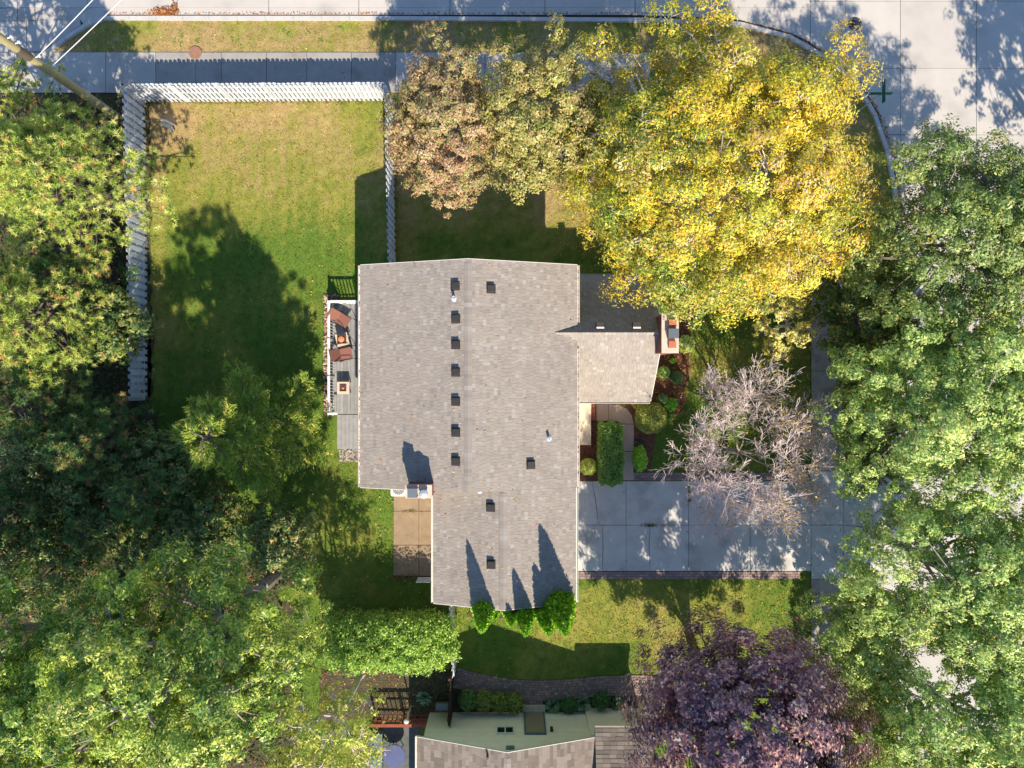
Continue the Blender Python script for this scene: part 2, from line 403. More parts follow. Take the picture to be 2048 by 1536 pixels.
# paver bands and path: real bricks, joined (each is under ten pixels)
BR = [lin(c)*.95 for c in ((152,130,124),(142,122,118),(162,140,132),(134,116,112),(150,124,114),(168,148,140))]
def brick_grid(name, x0, x1, y0, y1, bl, bw, parent=None, seed=1):
    r = random.Random(seed); mb = MB(); n = max(1, round((y1-y0)/bw)); bw = (y1-y0)/n
    for j in range(n):
        x = x0 - (bl/2 if j%2 else 0)
        while x < x1:
            a, b = max(x, x0), min(x+bl, x1)
            if b-a > .03: mb.box(a+.006, b-.006, y0+j*bw+.006, y0+(j+1)*bw-.006, -.03, .03+r.uniform(-.004,.004), r.choice(BR))
            x += bl
    return mb.build(name, M['brick'], parent, tint=True, kind='stuff')
for (a, b, c, d, s) in ((1266,1600,945,961,1),(1150,1600,1143,1158,2)):
    x0,y1,_ = P(a,c); x1,y0,_ = P(b,d)
    base = sheet('brick_edging', [(x0,y0),(x1,y0),(x1,y1),(x0,y1)], .006, M['joint'])
    brick_grid('paver_bricks', x0, x1, y0, y1, .22, .11, base, s)
# curved garden path between the two houses
cen = resample(G([(900,1352),(960,1368),(1020,1378),(1075,1381),(1140,1378),(1200,1372),(1262,1370),(1330,1372)]), .11); cn = normals(cen)
path = sheet('garden_path', [tuple(cen[i]+cn[i]*.47) for i in range(len(cen))] + [tuple(cen[i]-cn[i]*.47) for i in range(len(cen)-1,-1,-1)], .006, M['joint'])
mb = MB(); r = random.Random(5)
for j in range(8):
    w0, w1 = -.47+j*.1175, -.47+(j+1)*.1175
    i = j%2
    while i < len(cen)-2:
        k = min(i+r.choice((1,2,2)), len(cen)-1)
        q = strip_piece(cen[i], cen[k], cn[i], cn[k], w0+.007, w1-.007)
        d = (cen[k]-cen[i]).normalized()*.007
        q = [(q[0][0]+d.x,q[0][1]+d.y),(q[1][0]-d.x,q[1][1]-d.y),(q[2][0]-d.x,q[2][1]-d.y),(q[3][0]+d.x,q[3][1]+d.y)]
        mb.prism(q, -.03, .03+r.uniform(-.004,.004), r.choice(BR)*1.05); i = k
mb.build('paver_bricks', M['brick'], path, tint=True, kind='stuff')
x0,y1,_ = P(1045,1391); x1,y0,_ = P(1085,1426)
path2 = sheet('garden_path', [(x0,y0),(x1,y0),(x1,y1),(x0,y1)], .006, M['joint'])
brick_grid('paver_bricks', x0, x1, y0, y1, .16, .115, path2, 8)

# front walk, porch, tan slabs by the garage
fw = underlay('front_walk', G([(1192,808),(1232,808),(1252,815),(1264,830),(1268,850),(1267,961),(1246,961),(1246,850),(1232,842),(1192,842)]), .005)
slabs(fw, [G([(1192,808),(1217,808),(1217,842),(1192,842)]), G([(1217,808),(1238,809),(1254,817),(1264,831),(1268,848),(1246,848),(1232,842),(1217,842)]),
           G([(1246,848),(1268,848),(1267,903),(1246,903)]), G([(1246,903),(1267,903),(1267,961),(1246,961)])], mat('walk_pinkish', (186,164,148), rough=.9, noise=.1, nscale=2, fine=.1, objrand=.05))
hard(G([(1150,800),(1184,800),(1184,892),(1150,892)]))
porch = thing('porch', 'pale concrete porch slab at the inner corner of the big house with brick edge', 'porch', P(1168,848))
x0,y1,_ = P(1140,796,.28); x1,y0,_ = P(1182,890,.28)
MB().box(x0,x1,y0,y1,-.05,.28).build('slab', mat('porch_concrete', (222,206,182), rough=.9, noise=.06, fine=.06), porch)
bx0,by1,_ = P(1182,806,.15); bx1,by0,_ = P(1191,841,.15)
nb = 8
for k in range(nb):
    a = by0+(by1-by0)*k/nb; b = by0+(by1-by0)*(k+1)/nb
    MB().box(x1+.004,bx1,a+.005,b-.005,-.05,.15+random.uniform(-.006,.006),random.choice([lin((170,104,78)),lin((186,124,94)),lin((150,88,66))])).build('brick', M['hbrick'], porch, tint=True)

tan = underlay('side_patio', G([(787,985),(868,985),(868,1154),(787,1154)]), .005)
slabs(tan, [G([(787,985),(838,985),(838,1022),(787,1022)]), G([(787,1022),(838,1022),(838,1090),(787,1090)]), G([(787,1090),(838,1090),(838,1152),(787,1152)]),
            G([(838,985),(868,985),(868,1022),(838,1022)]), G([(838,1022),(868,1022),(868,1090),(838,1090)]), G([(838,1090),(868,1090),(868,1152),(838,1152)])], M['tanslab'])
patio = sheet('neighbour_patio', G([(735,1460),(838,1448),(842,1640),(735,1640)]), .014, M['patio'])

# loose stones beside the deck
def stones(name, rect, n, cols, s0, s1, seed):
    r = random.Random(seed); mb = MB(); (xa,ya,_),(xb,yb,_) = P(rect[0],rect[3]), P(rect[2],rect[1])
    for _ in range(n):
        x, y, s = r.uniform(xa,xb), r.uniform(ya,yb), r.uniform(s0,s1)
        a = r.uniform(0,3.14); c = [v*r.uniform(.7,1.15) for v in lin(r.choice(cols))]
        pts = [(x+s*math.cos(a+t)*r.uniform(.7,1.1), y+s*math.sin(a+t)*r.uniform(.6,1)) for t in (0,1.05,2.1,3.14,4.2,5.25)]
        mb.prism(pts, 0, .02+s*r.uniform(.3,.8), c)
    return mb.build(name, M['stone'], None, tint=True, kind='stuff')
sheet('gravel_bed', G([(648,588),(676,588),(676,832),(648,832)]), .006, M['soil'], wob=.1, seed=21)
stones('gravel', (648,588,676,832), 1500, [(200,170,140),(170,140,112),(150,120,96),(214,196,176),(128,100,76)], .02, .06, 1)
stones('gravel', (679,898,725,923), 620, [(170,160,150),(140,130,120),(112,104,96),(190,178,166)], .02, .05, 2)
hard(G([(664,600),(730,600),(730,905),(664,905)]))

# ---------------------------------------------------------------- the house
HE, SL = 4.7, .32
XW, XE, XR = -6.06, 2.61, -1.67          # main eaves and ridge
YN, YS = 4.74, -4.12                     # main gables
GW, GR = -3.13, -.33                     # garage west eave, ridge
GN_S = -8.72
HR = HE + (XE-XR)*SL
HGR = HE + (XE-GR)*SL
HEW = HR - (XR-XW)*SL
HEGW = HGR - (GR-GW)*SL
ETONES = [((180,170,160),6),((176,166,156),6),((184,175,164),4),((167,159,152),1.6),((191,184,176),1.1),((178,168,158),2)]
def shingle_rgb(r, pal=ETONES, k=.73):
    t = r.random()*sum(w for _, w in pal)
    for c, w in pal:
        t -= w
        if t <= 0: break
    return np.clip(lin(c)*k*r.uniform(.95,1.05), 0, 1)

house = thing('house', 'big two storey house with tan shingle roofs, brick chimneys and garage wing', 'house', (-1.7, 0, 0))
SING = []      # candidates for single shingles: (distance to nadir, verts, faces, colour)
def shingle_plane(mb, O, U, S, course, a_of, b_of, e=.145, seed=1, pal=ETONES, k=.73, single=False, lo=.09, hi=.20, tm=1.0):
    """courses climb along S from O, tabs run along U between a_of(s) and b_of(s)"""
    r = random.Random(seed); O = Vector(O); U = Vector(U).normalized(); S = Vector(S).normalized(); Nn = U.cross(S).normalized()
    if Nn.z < 0: Nn = -Nn
    nc = int(math.ceil(course/e))
    for c in range(nc):
        s0 = c*e; s1 = min(s0+e+.012, course)
        a, b = a_of(s0+e*.5), b_of(s0+e*.5)
        u = a
        while u < b-.01:
            w = r.uniform(lo, hi); v = min(u+w, b)
            if b-v < .08: v = b
            t = r.choice((.010,.014,.018))*tm
            q = []
            for uu, ss, tt in ((u+.003,s0,t),(v-.003,s0,t),(v-.003,s1,.004*tm),(u+.003,s1,.004*tm)):
                q.append(O+U*uu+S*ss+Nn*tt)
            q += [O+U*(u+.003)+S*s0, O+U*(v-.003)+S*s0]
            fs = [(0,1,2,3),(4,5,1,0)]
            if (q[1]-q[0]).cross(q[3]-q[0]).z < 0: fs = [(3,2,1,0),(0,1,5,4)]
            col = shingle_rgb(r, pal, k)
            if single:
                ctr = (q[0]+q[2])*.5; SING.append(((ctr.x**2+ctr.y**2)/(CAM_H-ctr.z)**2, q, fs, col, mb))
            else: mb.add(q, fs, col)
            u = v

def slab_poly(mb, pts, t=.14):
    """a roof deck panel: polygon with thickness below it"""
    n = len(pts); lo = [(p[0],p[1],p[2]-t) for p in pts]
    vs = list(pts)+lo
    mb.add(vs, [tuple(range(n)), tuple(range(2*n-1,n-1,-1))] + [(i,n+i,n+(i+1)%n,(i+1)%n) for i in range(n)])
def zE(x): return HE + (XE-x)*SL
roof_mb = MB()
slab_poly(roof_mb, [(XW,YS,HEW),(XR,YS,HR),(XR,YN,HR),(XW,YN,HEW)])
slab_poly(roof_mb, [(XE,YS,HE),(XE,YN,HE),(XR,YN,HR),(XR,YS,HR)])
roof = roof_mb.build('roof', M['roofbase'], house)
g_mb = MB()
slab_poly(g_mb, [(GW,GN_S-.0,HEGW),(GR,GN_S,HGR),(GR,YS-.001,HGR),(GW,YS-.001,HEGW)])
slab_poly(g_mb, [(XE-.06,GN_S,HE+.02),(XE-.06,YS-.001,HE+.02),(GR,YS-.001,HGR),(GR,GN_S,HGR)])
# the garage ridge runs into the east plane of the main roof
slab_poly(g_mb, [(GW,YS-.002,HEGW),(GR,YS-.002,HGR),(GR,YS+.25,HGR-.02)], .02)
groof = g_mb.build('roof', M['roofbase'], house, label='lower garage roof with three tree shadows across its shingles')
WRY, WRZ, WX = 2.03, 5.0, 5.98
WSN, WSS = 1.06, .96
WYN, WYS = 4.70, -.76
WHN, WHS = WRZ-(WYN-WRY)*WSN, WRZ-(WRY-WYS)*WSS
w_mb = MB()
XV = XE-(WRZ-HE)/SL
def val(z): return XE-(z-HE)/SL if z > HE else 2.35
dN, dS = (WRZ-HE)/WSN, (WRZ-HE)/WSS
slab_poly(w_mb, [(XV,WRY,WRZ),(WX,WRY,WRZ),(WX,WYN,WHN),(2.35,WYN,WHN),(2.35,WRY+dN,HE)])
slab_poly(w_mb, [(XV,WRY,WRZ),(2.35,WRY-dS,HE),(2.35,WYS,WHS),(WX,WYS,WHS),(WX,WRY,WRZ)])
wroof = w_mb.build('roof', M['roofbase'], house, label='steep roof of the low east wing, its north slope in shade')

f1, f2, f3 = MB(), MB(), MB()
LW = math.hypot(XR-XW, HR-HEW); LE = math.hypot(XE-XR, HR-HE)
shingle_plane(f1, (XW,0,HEW), (0,1,0), (XR-XW,0,HR-HEW), LW, lambda s: YS, lambda s: YN, seed=1, single=True)
shingle_plane(f1, (XE,0,HE), (0,1,0), (XR-XE,0,HR-HE), LE, lambda s: YS, lambda s: YN, seed=2, single=True)
LG = math.hypot(GR-GW, HGR-HEGW); LGE = math.hypot(XE-.06-GR, HGR-HE-.02)
shingle_plane(f2, (GW,0,HEGW), (0,1,0), (GR-GW,0,HGR-HEGW), LG, lambda s: GN_S, lambda s: YS, seed=3, single=True)
shingle_plane(f2, (XE-.06,0,HE+.02), (0,1,0), (GR-XE+.06,0,HGR-HE-.02), LGE, lambda s: GN_S, lambda s: YS, seed=4, single=True)
LN_, LS_ = math.hypot(WYN-WRY, WRZ-WHN), math.hypot(WRY-WYS, WRZ-WHS)
shingle_plane(f3, (0,WYN,WHN), (1,0,0), (0,WRY-WYN,WRZ-WHN), LN_, lambda s: val(WHN+s*(WRZ-WHN)/LN_), lambda s: WX, seed=5, tm=.3)
shingle_plane(f3, (0,WYS,WHS), (1,0,0), (0,WRY-WYS,WRZ-WHS), LS_, lambda s: val(WHS+s*(WRZ-WHS)/LS_), lambda s: WX, seed=6)
SING.sort(key=lambda t: t[0])
for i, (d, q, fs, col, fmb) in enumerate(SING):
    if i < 300 and fmb is f1:
        c = q[0]; MB().add(q, fs, col).build('shingle', M['shingle'], roof, tint=True, loc=tuple(c))
    else: fmb.add(q, fs, col)
f1.build('shingle_field', M['shingle'], roof, tint=True, kind='stuff')
f2.build('shingle_field', M['shingle'], groof, tint=True, kind='stuff')
f3.build('shingle_field', M['shingle'], wroof, tint=True, kind='stuff')
# ridge caps, each a folded piece
def ridge_caps(parent, A, B, zr, slope, axis, e=.15, w=.15, seed=1, s2=None):
    r = random.Random(seed); n = int((B-A)/e); s2 = slope if s2 is None else s2
    for k in range(n):
        a = A+k*e; b = a+e+.02; t0, t1 = .045, .020
        if axis == 'y':
            x, z = zr
            vs = [(x-w,a,z-w*slope+t0),(x,a,z+t0),(x+w,a,z-w*s2+t0),(x-w,b,z-w*slope+t1),(x,b,z+t1),(x+w,b,z-w*s2+t1),(x-w,a,z-w*slope),(x,a,z),(x+w,a,z-w*s2)]
            fs = [(0,1,4,3),(1,2,5,4),(6,7,1,0),(7,8,2,1)]
        else:
            y, z = zr
            vs = [(a,y+w,z-w*slope+t0),(a,y,z+t0),(a,y-w,z-w*s2+t0),(b,y+w,z-w*slope+t1),(b,y,z+t1),(b,y-w,z-w*s2+t1),(a,y+w,z-w*slope),(a,y,z),(a,y-w,z-w*s2)]
            fs = [(0,1,4,3),(1,2,5,4),(6,7,1,0),(7,8,2,1)]
        MB().add(vs, fs, shingle_rgb(r)*1.04).build('ridge_cap', M['shingle'], parent, tint=True)
ridge_caps(roof, YS, YN-.02, (XR,HR), SL, 'y', seed=1)
ridge_caps(groof, GN_S, YS, (GR,HGR), SL, 'y', seed=2)
ridge_caps(wroof, XV+.05, WX-.02, (WRY,WRZ), WSN, 'x', w=.09, seed=3, s2=WSS)

# gutters, rakes, downspouts
def gutter(parent, x0, x1, y0, y1, z):
    mb = MB(); mb.box(x0,x1,y0,y1,z-.13,z-.115)
    if abs(x1-x0) < abs(y1-y0):
        mb.box(x0,x0+.014,y0,y1,z-.115,z-.01); mb.box(x1-.014,x1,y0,y1,z-.115,z-.01)
    else:
        mb.box(x0,x1,y0,y0+.014,z-.115,z-.01); mb.box(x0,x1,y1-.014,y1,z-.115,z-.01)
    return mb.build('gutter', M['trim'], parent)
gutter(roof, XW-.09, XW-.004, YS, YN, HEW)
gutter(roof, XE+.004, XE+.09, YS, WRY-.62, HE); gutter(roof, XE+.004, XE+.09, WRY+.42, YN, HE)
gutter(groof, XE-.055, XE+.03, GN_S, YS-.02, HE+.02); gutter(groof, GW-.09, GW-.004, GN_S, YS-.3, HEGW)
gutter(wroof, XE+.1, WX, WYN+.004, WYN+.09, WHN); gutter(wroof, XE+.1, WX, WYS-.09, WYS-.004, WHS)
def rake(parent, a, b, off, t=.025, h=.16):
    a, b, off = Vector(a), Vector(b), Vector(off).normalized()*t
    vs = [a-Vector((0,0,h)), b-Vector((0,0,h)), b+Vector((0,0,.012)), a+Vector((0,0,.012))]
    vs2 = [v+off for v in vs]
    mb = MB(); mb.add(vs+vs2, [(0,1,2,3),(7,6,5,4),(0,4,5,1),(1,5,6,2),(2,6,7,3),(3,7,4,0)])
    return mb.build('rake_board', M['trim'], parent)
e = .003
rake(roof, (XW,YN+e,HEW), (XR,YN+e,HR), (0,1,0)); rake(roof, (XE,YN+e,HE), (XR,YN+e,HR), (0,1,0))
rake(roof, (XW,YS-e,HEW), (GW,YS-e,HEW+(GW-XW)*SL), (0,-1,0))
rake(groof, (GW,GN_S-e,HEGW), (GR,GN_S-e,HGR), (0,-1,0)); rake(groof, (XE-.06,GN_S-e,HE+.02), (GR,GN_S-e,HGR), (0,-1,0))
rake(wroof, (WX+e,WYN,WHN), (WX+e,WRY,WRZ), (1,0,0)); rake(wroof, (WX+e,WYS,WHS), (WX+e,WRY,WRZ), (1,0,0))

# walls
wall = MB()
def gable_body(mb, x0,x1,y0,y1,zl,zr_,xr,zt,axis='y'):
    prof = [(x0,0),(x1,0),(x1,zr_),(xr,zt),(x0,zl)]
    n = 5; vs = [(p[0],y0,p[1]) for p in prof]+[(p[0],y1,p[1]) for p in prof]
    mb.add(vs, [(0,1,2,3,4),(9,8,7,6,5)]+[(i,5+i,5+(i+1)%5,(i+1)%5) for i in range(5)])
gable_body(wall, XW+.4, XE-.35, YS+.2, YN-.2, HE-.12, HE-.15, XR, HR-.2)
gable_body(wall, GW+.35, XE-.355, GN_S+.2, YS+.19, HEGW-.15, HE-.15, GR, HGR-.2)
wv = [(-.55+.0, 0)]
prof = [(WYS+.35,0),(WYN-.35,0),(WYN-.35,WHN+.12),(WRY,WRZ-.2),(WYS+.35,WHS+.12)]
wall.add([(2.25,p[0],p[1]) for p in prof]+[(WX-.2,p[0],p[1]) for p in prof], [(4,3,2,1,0),(5,6,7,8,9)]+[(i,(i+1)%5,5+(i+1)%5,5+i) for i in range(5)])
wall.build('wall', M['cream'], house)
def window(parent, c, w, h, axis, frame=None):
    """c = centre on the wall face, axis = outward normal ('-x','+x','-y','+y')"""
    s = -1 if axis[0] == '-' else 1; t = .05; fmat = frame or M['white']
    def bx(u0,u1,z0,z1,d0,d1):
        lo, hi = sorted((s*d0, s*d1))
        if axis[1] == 'x': return (c[0]+lo, c[0]+hi, c[1]+u0, c[1]+u1, c[2]+z0, c[2]+z1)
        return (c[0]+u0, c[0]+u1, c[1]+lo, c[1]+hi, c[2]+z0, c[2]+z1)
    f = MB()
    for a in ((-w/2,w/2,h/2-t,h/2),(-w/2,w/2,-h/2,-h/2+t),(-w/2,-w/2+t,-h/2+t,h/2-t),(w/2-t,w/2,-h/2+t,h/2-t),(-t/2,t/2,-h/2+t,h/2-t)):
        f.box(*bx(*a,.003,.06))
    wo = f.build('window', fmat, parent)
    for a in ((-w/2+t,-t/2),(t/2,w/2-t)):
        MB().box(*bx(a[0],a[1],-h/2+t,h/2-t,.006,.025)).build('pane', M['glass'], wo)
    return wo
for y in (3.2,1.0,-1.4,-3.0): window(house, (XW+.4,y,3.6), 1.2, 1.0, '-x')
window(house, (XW+.4,.6,1.35), 1.8, 2.0, '-x')
for x in (-3.6,0.5): window(house, (x,YN-.2,3.5), 1.1, 1.1, '+y')
window(house, (XE-.35,-2.6,3.6), 1.3, 1.1, '+x'); window(house, (XE-.355,-6.3,3.6), 1.4, 1.0, '+x')
window(house, (4.2,WYS+.35,1.3), 1.6, 1.0, '-y'); window(house, (-.3,GN_S+.2,3.7), 1.1, 1.0, '-y')
gd = MB().box(XE-.352,XE-.31,-8.3,-4.9,.03,2.15).build('garage_door', M['white'], house)
for k in range(4):
    for j in range(6): MB().box(XE-.31,XE-.295,-8.25+j*.56,-8.25+j*.56+.5,.1+k*.51,.1+k*.51+.42).build('panel', M['trim'], gd)
fd = MB().box(XE-.352,XE-.30,-1.75,-.85,.28,2.3).build('front_door', M['cedar'], house)
MB().lathe((XE-.27,-1.65,1.25), [(.0,-.03),(.03,-.02),(.03,.02),(.0,.03)], 10).build('door_handle', M['galv'], fd)

# chimneys of real bricks
def chimney(parent, x0, x1, y0, y1, z0, z1, crown_over=.03, label=None):
    core = MB().box(x0+.02,x1-.02,y0+.02,y1-.02,z0,z1-.03).build('chimney', M['mortar'], parent, label=label)
    mb = MB(); r = random.Random(int(abs(x0*100)))
    bh, bl = .075, .21; zt = z1-.09
    zb = max(z0, z1-2.4); rows = int((zt-zb)/bh)
    cols = [lin(c)*.85 for c in ((150,82,64),(136,72,58),(164,98,76),(122,66,54),(176,116,92))]
    for k in range(rows):
        z = zt-(k+1)*bh
        for side in range(4):
            L_, = ((x1-x0,) if side%2 == 0 else (y1-y0,))
            u = -(bl/2 if k%2 else 0)
            while u < L_-.01:
                a, b = max(u,0)+.005, min(u+bl,L_)-.005
                if b-a > .02:
                    d = .012+r.uniform(-.004,.004)
                    if side == 0: mb.box(x0+a,x0+b,y0-d+.015,y0+.025,z+.005,z+bh-.005,r.choice(cols))
                    elif side == 2: mb.box(x0+a,x0+b,y1-.025,y1+d-.015,z+.005,z+bh-.005,r.choice(cols))
                    elif side == 1: mb.box(x1-.025,x1+d-.016,y0+a,y0+b,z+.006,z+bh-.006,r.choice(cols))
                    else: mb.box(x0-d+.016,x0+.025,y0+a,y0+b,z+.006,z+bh-.006,r.choice(cols))
                u += bl
    mb.build('chimney_bricks', M['hbrick'], core, tint=True, kind='stuff')
    MB().prism([(x0-crown_over,y0-crown_over),(x1+crown_over,y0-crown_over),(x1+crown_over,y1+crown_over),(x0-crown_over,y1+crown_over)], z1-.09, z1).build('chimney_crown', M['cap'], core)
    return core
def box_cap(core, cx, cy, z, w, l, h):
    f = MB().box(cx-w*.42,cx+w*.42,cy-l*.42,cy+l*.42,z,z+h*.7).build('flue', M['clay'], core)
    mb = MB()
    for sx_ in (-1,1):
        for sy_ in (-1,1): mb.box(cx+sx_*w*.45-.012,cx+sx_*w*.45+.012,cy+sy_*l*.45-.012,cy+sy_*l*.45+.012,z,z+h)
    mb.prism([(cx-w/2,cy-l/2),(cx+w/2,cy-l/2),(cx+w/2,cy+l/2),(cx-w/2,cy+l/2)], z+h, z+h+.03)
    mb.build('flue_cap', M['metal'], core)
c1 = chimney(house, -3.95, -3.02, -4.24, -3.80, 0, 6.5, label='brick chimney at the end of the gable casting a long shadow')
box_cap(c1, -3.68, -4.03, 6.5, .36, .34, .30)
MB().lathe((-3.28,-4.08,6.5), [(.11,0),(.11,.16)], 16).build('flue', M['clay'], c1)
MB().lathe((-3.28,-4.08,6.5), [(.10,.16),(.17,.2),(.15,.25),(.05,.3)], 16).build('round_cap', M['galv'], c1)
c2 = chimney(house, 5.80, 6.40, 1.22, 2.70, 0, 5.65, label='wide brick chimney on the east wing with metal capped flue')
box_cap(c2, 6.16, 1.93, 5.65, .38, .36, .30)
for yy, hh in ((2.34,.18),(1.52,.14)):
    f = MB()
    f.box(6.02,6.30,yy-.13,yy+.13,5.65,5.65+hh); f.box(6.06,6.26,yy-.09,yy+.09,5.65+hh,5.65+hh+.004,(.05,.05,.05))
    f.build('flue', M['clay'], c2)

# roof vents and pipes
def roof_z(x, y):
    if 2.7 < x: return WRZ-abs(y-WRY)*(WSN if y > WRY else WSS)
    if y > YS: return HR-(XR-x)*SL if x < XR else HE+(XE-x)*SL
    return HGR-(GR-x)*SL if x < GR else HE+(XE-x)*SL
for px, py in ((910,571),(982,577),(911,637),(911,689),(911,744),(911,803),(911,865),(911,923),(1062,930),(981,1016),(982,1130)):
    x, y, _ = P(px, py, 6.1); z = roof_z(x, y); x, y, _ = P(px, py, z+.14); z = roof_z(x, y)
    sgn = SL if (x < (XR if y > YS else GR)) else -SL
    mb = MB()
    def q(dx, dy, dz): return (x+dx, y+dy, z+dx*sgn+dz)
    a = .175; vs = [q(-a,-a,.02),q(a,-a,.02),q(a,a,.02),q(-a,a,.02),q(-a,-a,.026),q(a,-a,.026),q(a,a,.026),q(-a,a,.026)]
    bx = [(3,2,1,0),(4,5,6,7),(0,1,5,4),(1,2,6,5),(2,3,7,6),(3,0,4,7)]
    mb.add(vs, bx)
    a, b = .14, .125; vs = [q(-a,-a,.026),q(a,-a,.026),q(a,a,.026),q(-a,a,.026),q(-b,-b,.17),q(b,-b,.17),q(b,b,.16),q(-b,b,.16)]
    mb.add(vs, bx)
    vs = [q(-b-.02,-b-.02,.17),q(b+.02,-b-.02,.17),q(b+.02,b+.02,.16),q(-b-.02,b+.02,.16),q(-b,-b,.195),q(b,-b,.195),q(b,b,.185),q(-b,b,.185)]
    mb.add(vs, bx)
    mb.build('roof_vent', M['black'], roof if y > YS else groof)
for px in (1200,1273):
    x, y, _ = P(px, 652, 4.75); z = roof_z(x, y)
    MB().box(x-.15,x+.15,y-.10,y+.14,z-.1,z+.16).box(x-.16,x+.16,y-.16,y-.103,z-.1,z+.10).build('roof_vent', M['black'], wroof)
    MB().box(x-.15,x+.15,y-.11,y-.045,z+.162,z+.178).build('vent_sunlit_edge', M['white'], wroof)  # white strip paints the sunlight on the vent's south face
for px, py, rr, hh in ((908,596,.055,.36),(1100,880,.055,.30),(958,986,.05,.14)):
    x, y, _ = P(px, py, 6.0); z = roof_z(x, y)
    mb = MB(); mb.lathe((x,y,z-.05), [(.13,.05),(.12,.075),(rr+.02,.10),(rr,.11),(rr,.05+hh),(rr*.7,.05+hh),(rr*.7,.02+hh)], 14)
    mb.build('vent_pipe', M['galv'], roof if y > YS else groof)
MB().box(5.0,5.08,WYN+.1,WYN+.17,0,2.2).build('downspout', M['white'], house)

# air conditioner
x, y, _ = P(797, 977, .8)
ac = thing('air_conditioner', 'white square air conditioner with round fan grille half under the roof edge', 'air conditioner', (x,y,0))
def rrect(x, y, a, r_, n=4):
    pts = []
    for k, (sx_, sy_) in enumerate(((1,1),(-1,1),(-1,-1),(1,-1))):
        for j in range(n+1):
            t = math.pi/2*(k+j/n); pts.append((x+sx_*(a-r_)+r_*math.cos(t), y+sy_*(a-r_)+r_*math.sin(t)))
    return pts
MB().prism(rrect(x,y,.36,.09), .05, .76).build('cabinet', M['white'], ac)
MB().lathe((x,y,.762), [(.29,0),(.29,.004)], 28).build('fan_opening', M['metal'], ac)
mb = MB()
for rr in (.08,.15,.22,.29):
    pts = [(x+rr*math.cos(t), y+rr*math.sin(t), .79) for t in np.linspace(0,2*math.pi,29)]; mb.tube(pts, .006, 4)
for k in range(8):
    t = k*math.pi/8; mb.tube([(x-.3*math.cos(t),y-.3*math.sin(t),.785),(x+.3*math.cos(t),y+.3*math.sin(t),.785)], .006, 4)
mb.build('grille', M['white'], ac)

# ---------------------------------------------------------------- deck
X0, Y1, _ = P(666, 606, .3); Y0 = P(666, 828, .3)[1]
deck = thing('deck', 'grey board deck with white railing along the west side of the house', 'deck', ((X0-5.75)/2, (Y0+Y1)/2, 0))
fr = MB(); fr.box(X0+.03,-5.7,Y0+.03,Y1-.03,.05,.255); fr.build('deck_frame', M['darkwood'], deck)
n = 16; bw = (-5.66-X0)/n
for k in range(n): MB().box(X0+k*bw+.005, X0+(k+1)*bw-.005, Y0, Y1, .258, .30+random.uniform(-.002,.002)).build('deck_board', M['deckw'], deck)
SX0, SY1, _ = P(674, 829, .15); SY0 = P(674, 898, .15)[1]
MB().box(SX0+.02,-5.7,SY0+.02,SY1,.02,.11).build('step_frame', M['darkwood'], deck)
n = 13; bw = (-5.66-SX0)/n
for k in range(n): MB().box(SX0+k*bw+.005, SX0+(k+1)*bw-.005, SY0, SY1-.01, .112, .15).build('step_board', M['deckw'], deck)
RT = 1.2
rails = MB().box(X0-.02,X0+.09,Y0,Y1,RT-.04,RT).build('top_rail', M['white'], deck)
MB().box(X0+.02,X0+.06,Y0,Y1,.40,.45).build('bottom_rail', M['white'], deck)
MB().box(X0+.09,-5.72,Y1-.09,Y1+.02,RT-.041,RT-.001).build('top_rail', M['white'], deck)
MB().box(X0+.06,-5.72,Y1-.05,Y1-.01,.40,.45).build('bottom_rail', M['white'], deck)
MB().box(X0+.09,X0+.42,Y0,Y0+.09,RT-.042,RT-.002).build('top_rail', M['white'], deck)
bal = MB().box(-.02,.02,-.02,.02,0,RT-.04-.301).mesh('baluster', M['white'])
y = Y0+.1; 
while y < Y1-.05: inst('baluster', bal, deck, (X0+.04,y,.301)); y += .135
x = X0+.2
while x < -5.8: inst('baluster', bal, deck, (x,Y1-.03,.301)); x += .15
post = MB().box(-.05,.05,-.05,.05,0,1.26).mesh('post', M['white'])
for yy in (Y0+.05, Y0+(Y1-Y0)*.33, Y0+(Y1-Y0)*.66, Y1-.05): inst('post', post, deck, (X0+.035,yy,.0))
for xx in (X0+1.2,): inst('post', post, deck, (xx,Y1-.035,.0))
# patio chairs
def make_chair():
    t = thing('patio_chair', 'brown sling patio chair turned at an angle at the north end of the deck', 'chair', (0,0,0), 'patio chairs on the deck')
    mb = MB()      # +x is forward
    mb.add([(-.25,-.25,.40),(.28,-.25,.46),(.28,.25,.46),(-.25,.25,.40),(-.25,-.25,.385),(.28,-.25,.445),(.28,.25,.445),(-.25,.25,.385)],
           [(0,1,2,3),(7,6,5,4),(0,4,5,1),(1,5,6,2),(2,6,7,3),(3,7,4,0)]); mb.build('seat', M['sling'], t)
    mb = MB(); mb.add([(-.25,-.25,.41),(-.25,.25,.41),(-.60,.25,.98),(-.60,-.25,.98),(-.265,-.25,.395),(-.265,.25,.395),(-.615,.25,.97),(-.615,-.25,.97)],
           [(0,1,2,3),(7,6,5,4),(0,4,5,1),(1,5,6,2),(2,6,7,3),(3,7,4,0)]); mb.build('backrest', M['sling'], t)
    for s in (-1,1):
        mb = MB(); mb.tube([(-.5,s*.28,.80),(-.30,s*.30,.66),(.18,s*.31,.64),(.34,s*.30,.30),(.42,s*.30,.0)], .016, 6); mb.build('arm', M['dark'], t)
        mb = MB(); mb.tube([(-.61,s*.26,.98),(-.26,s*.26,.40),(.29,s*.26,.455)], .014, 6); mb.build('side_frame', M['dark'], t)
        mb = MB(); mb.tube([(-.1,s*.28,.42),(-.42,s*.30,.0)], .016, 6); mb.build('leg', M['dark'], t)
    return t
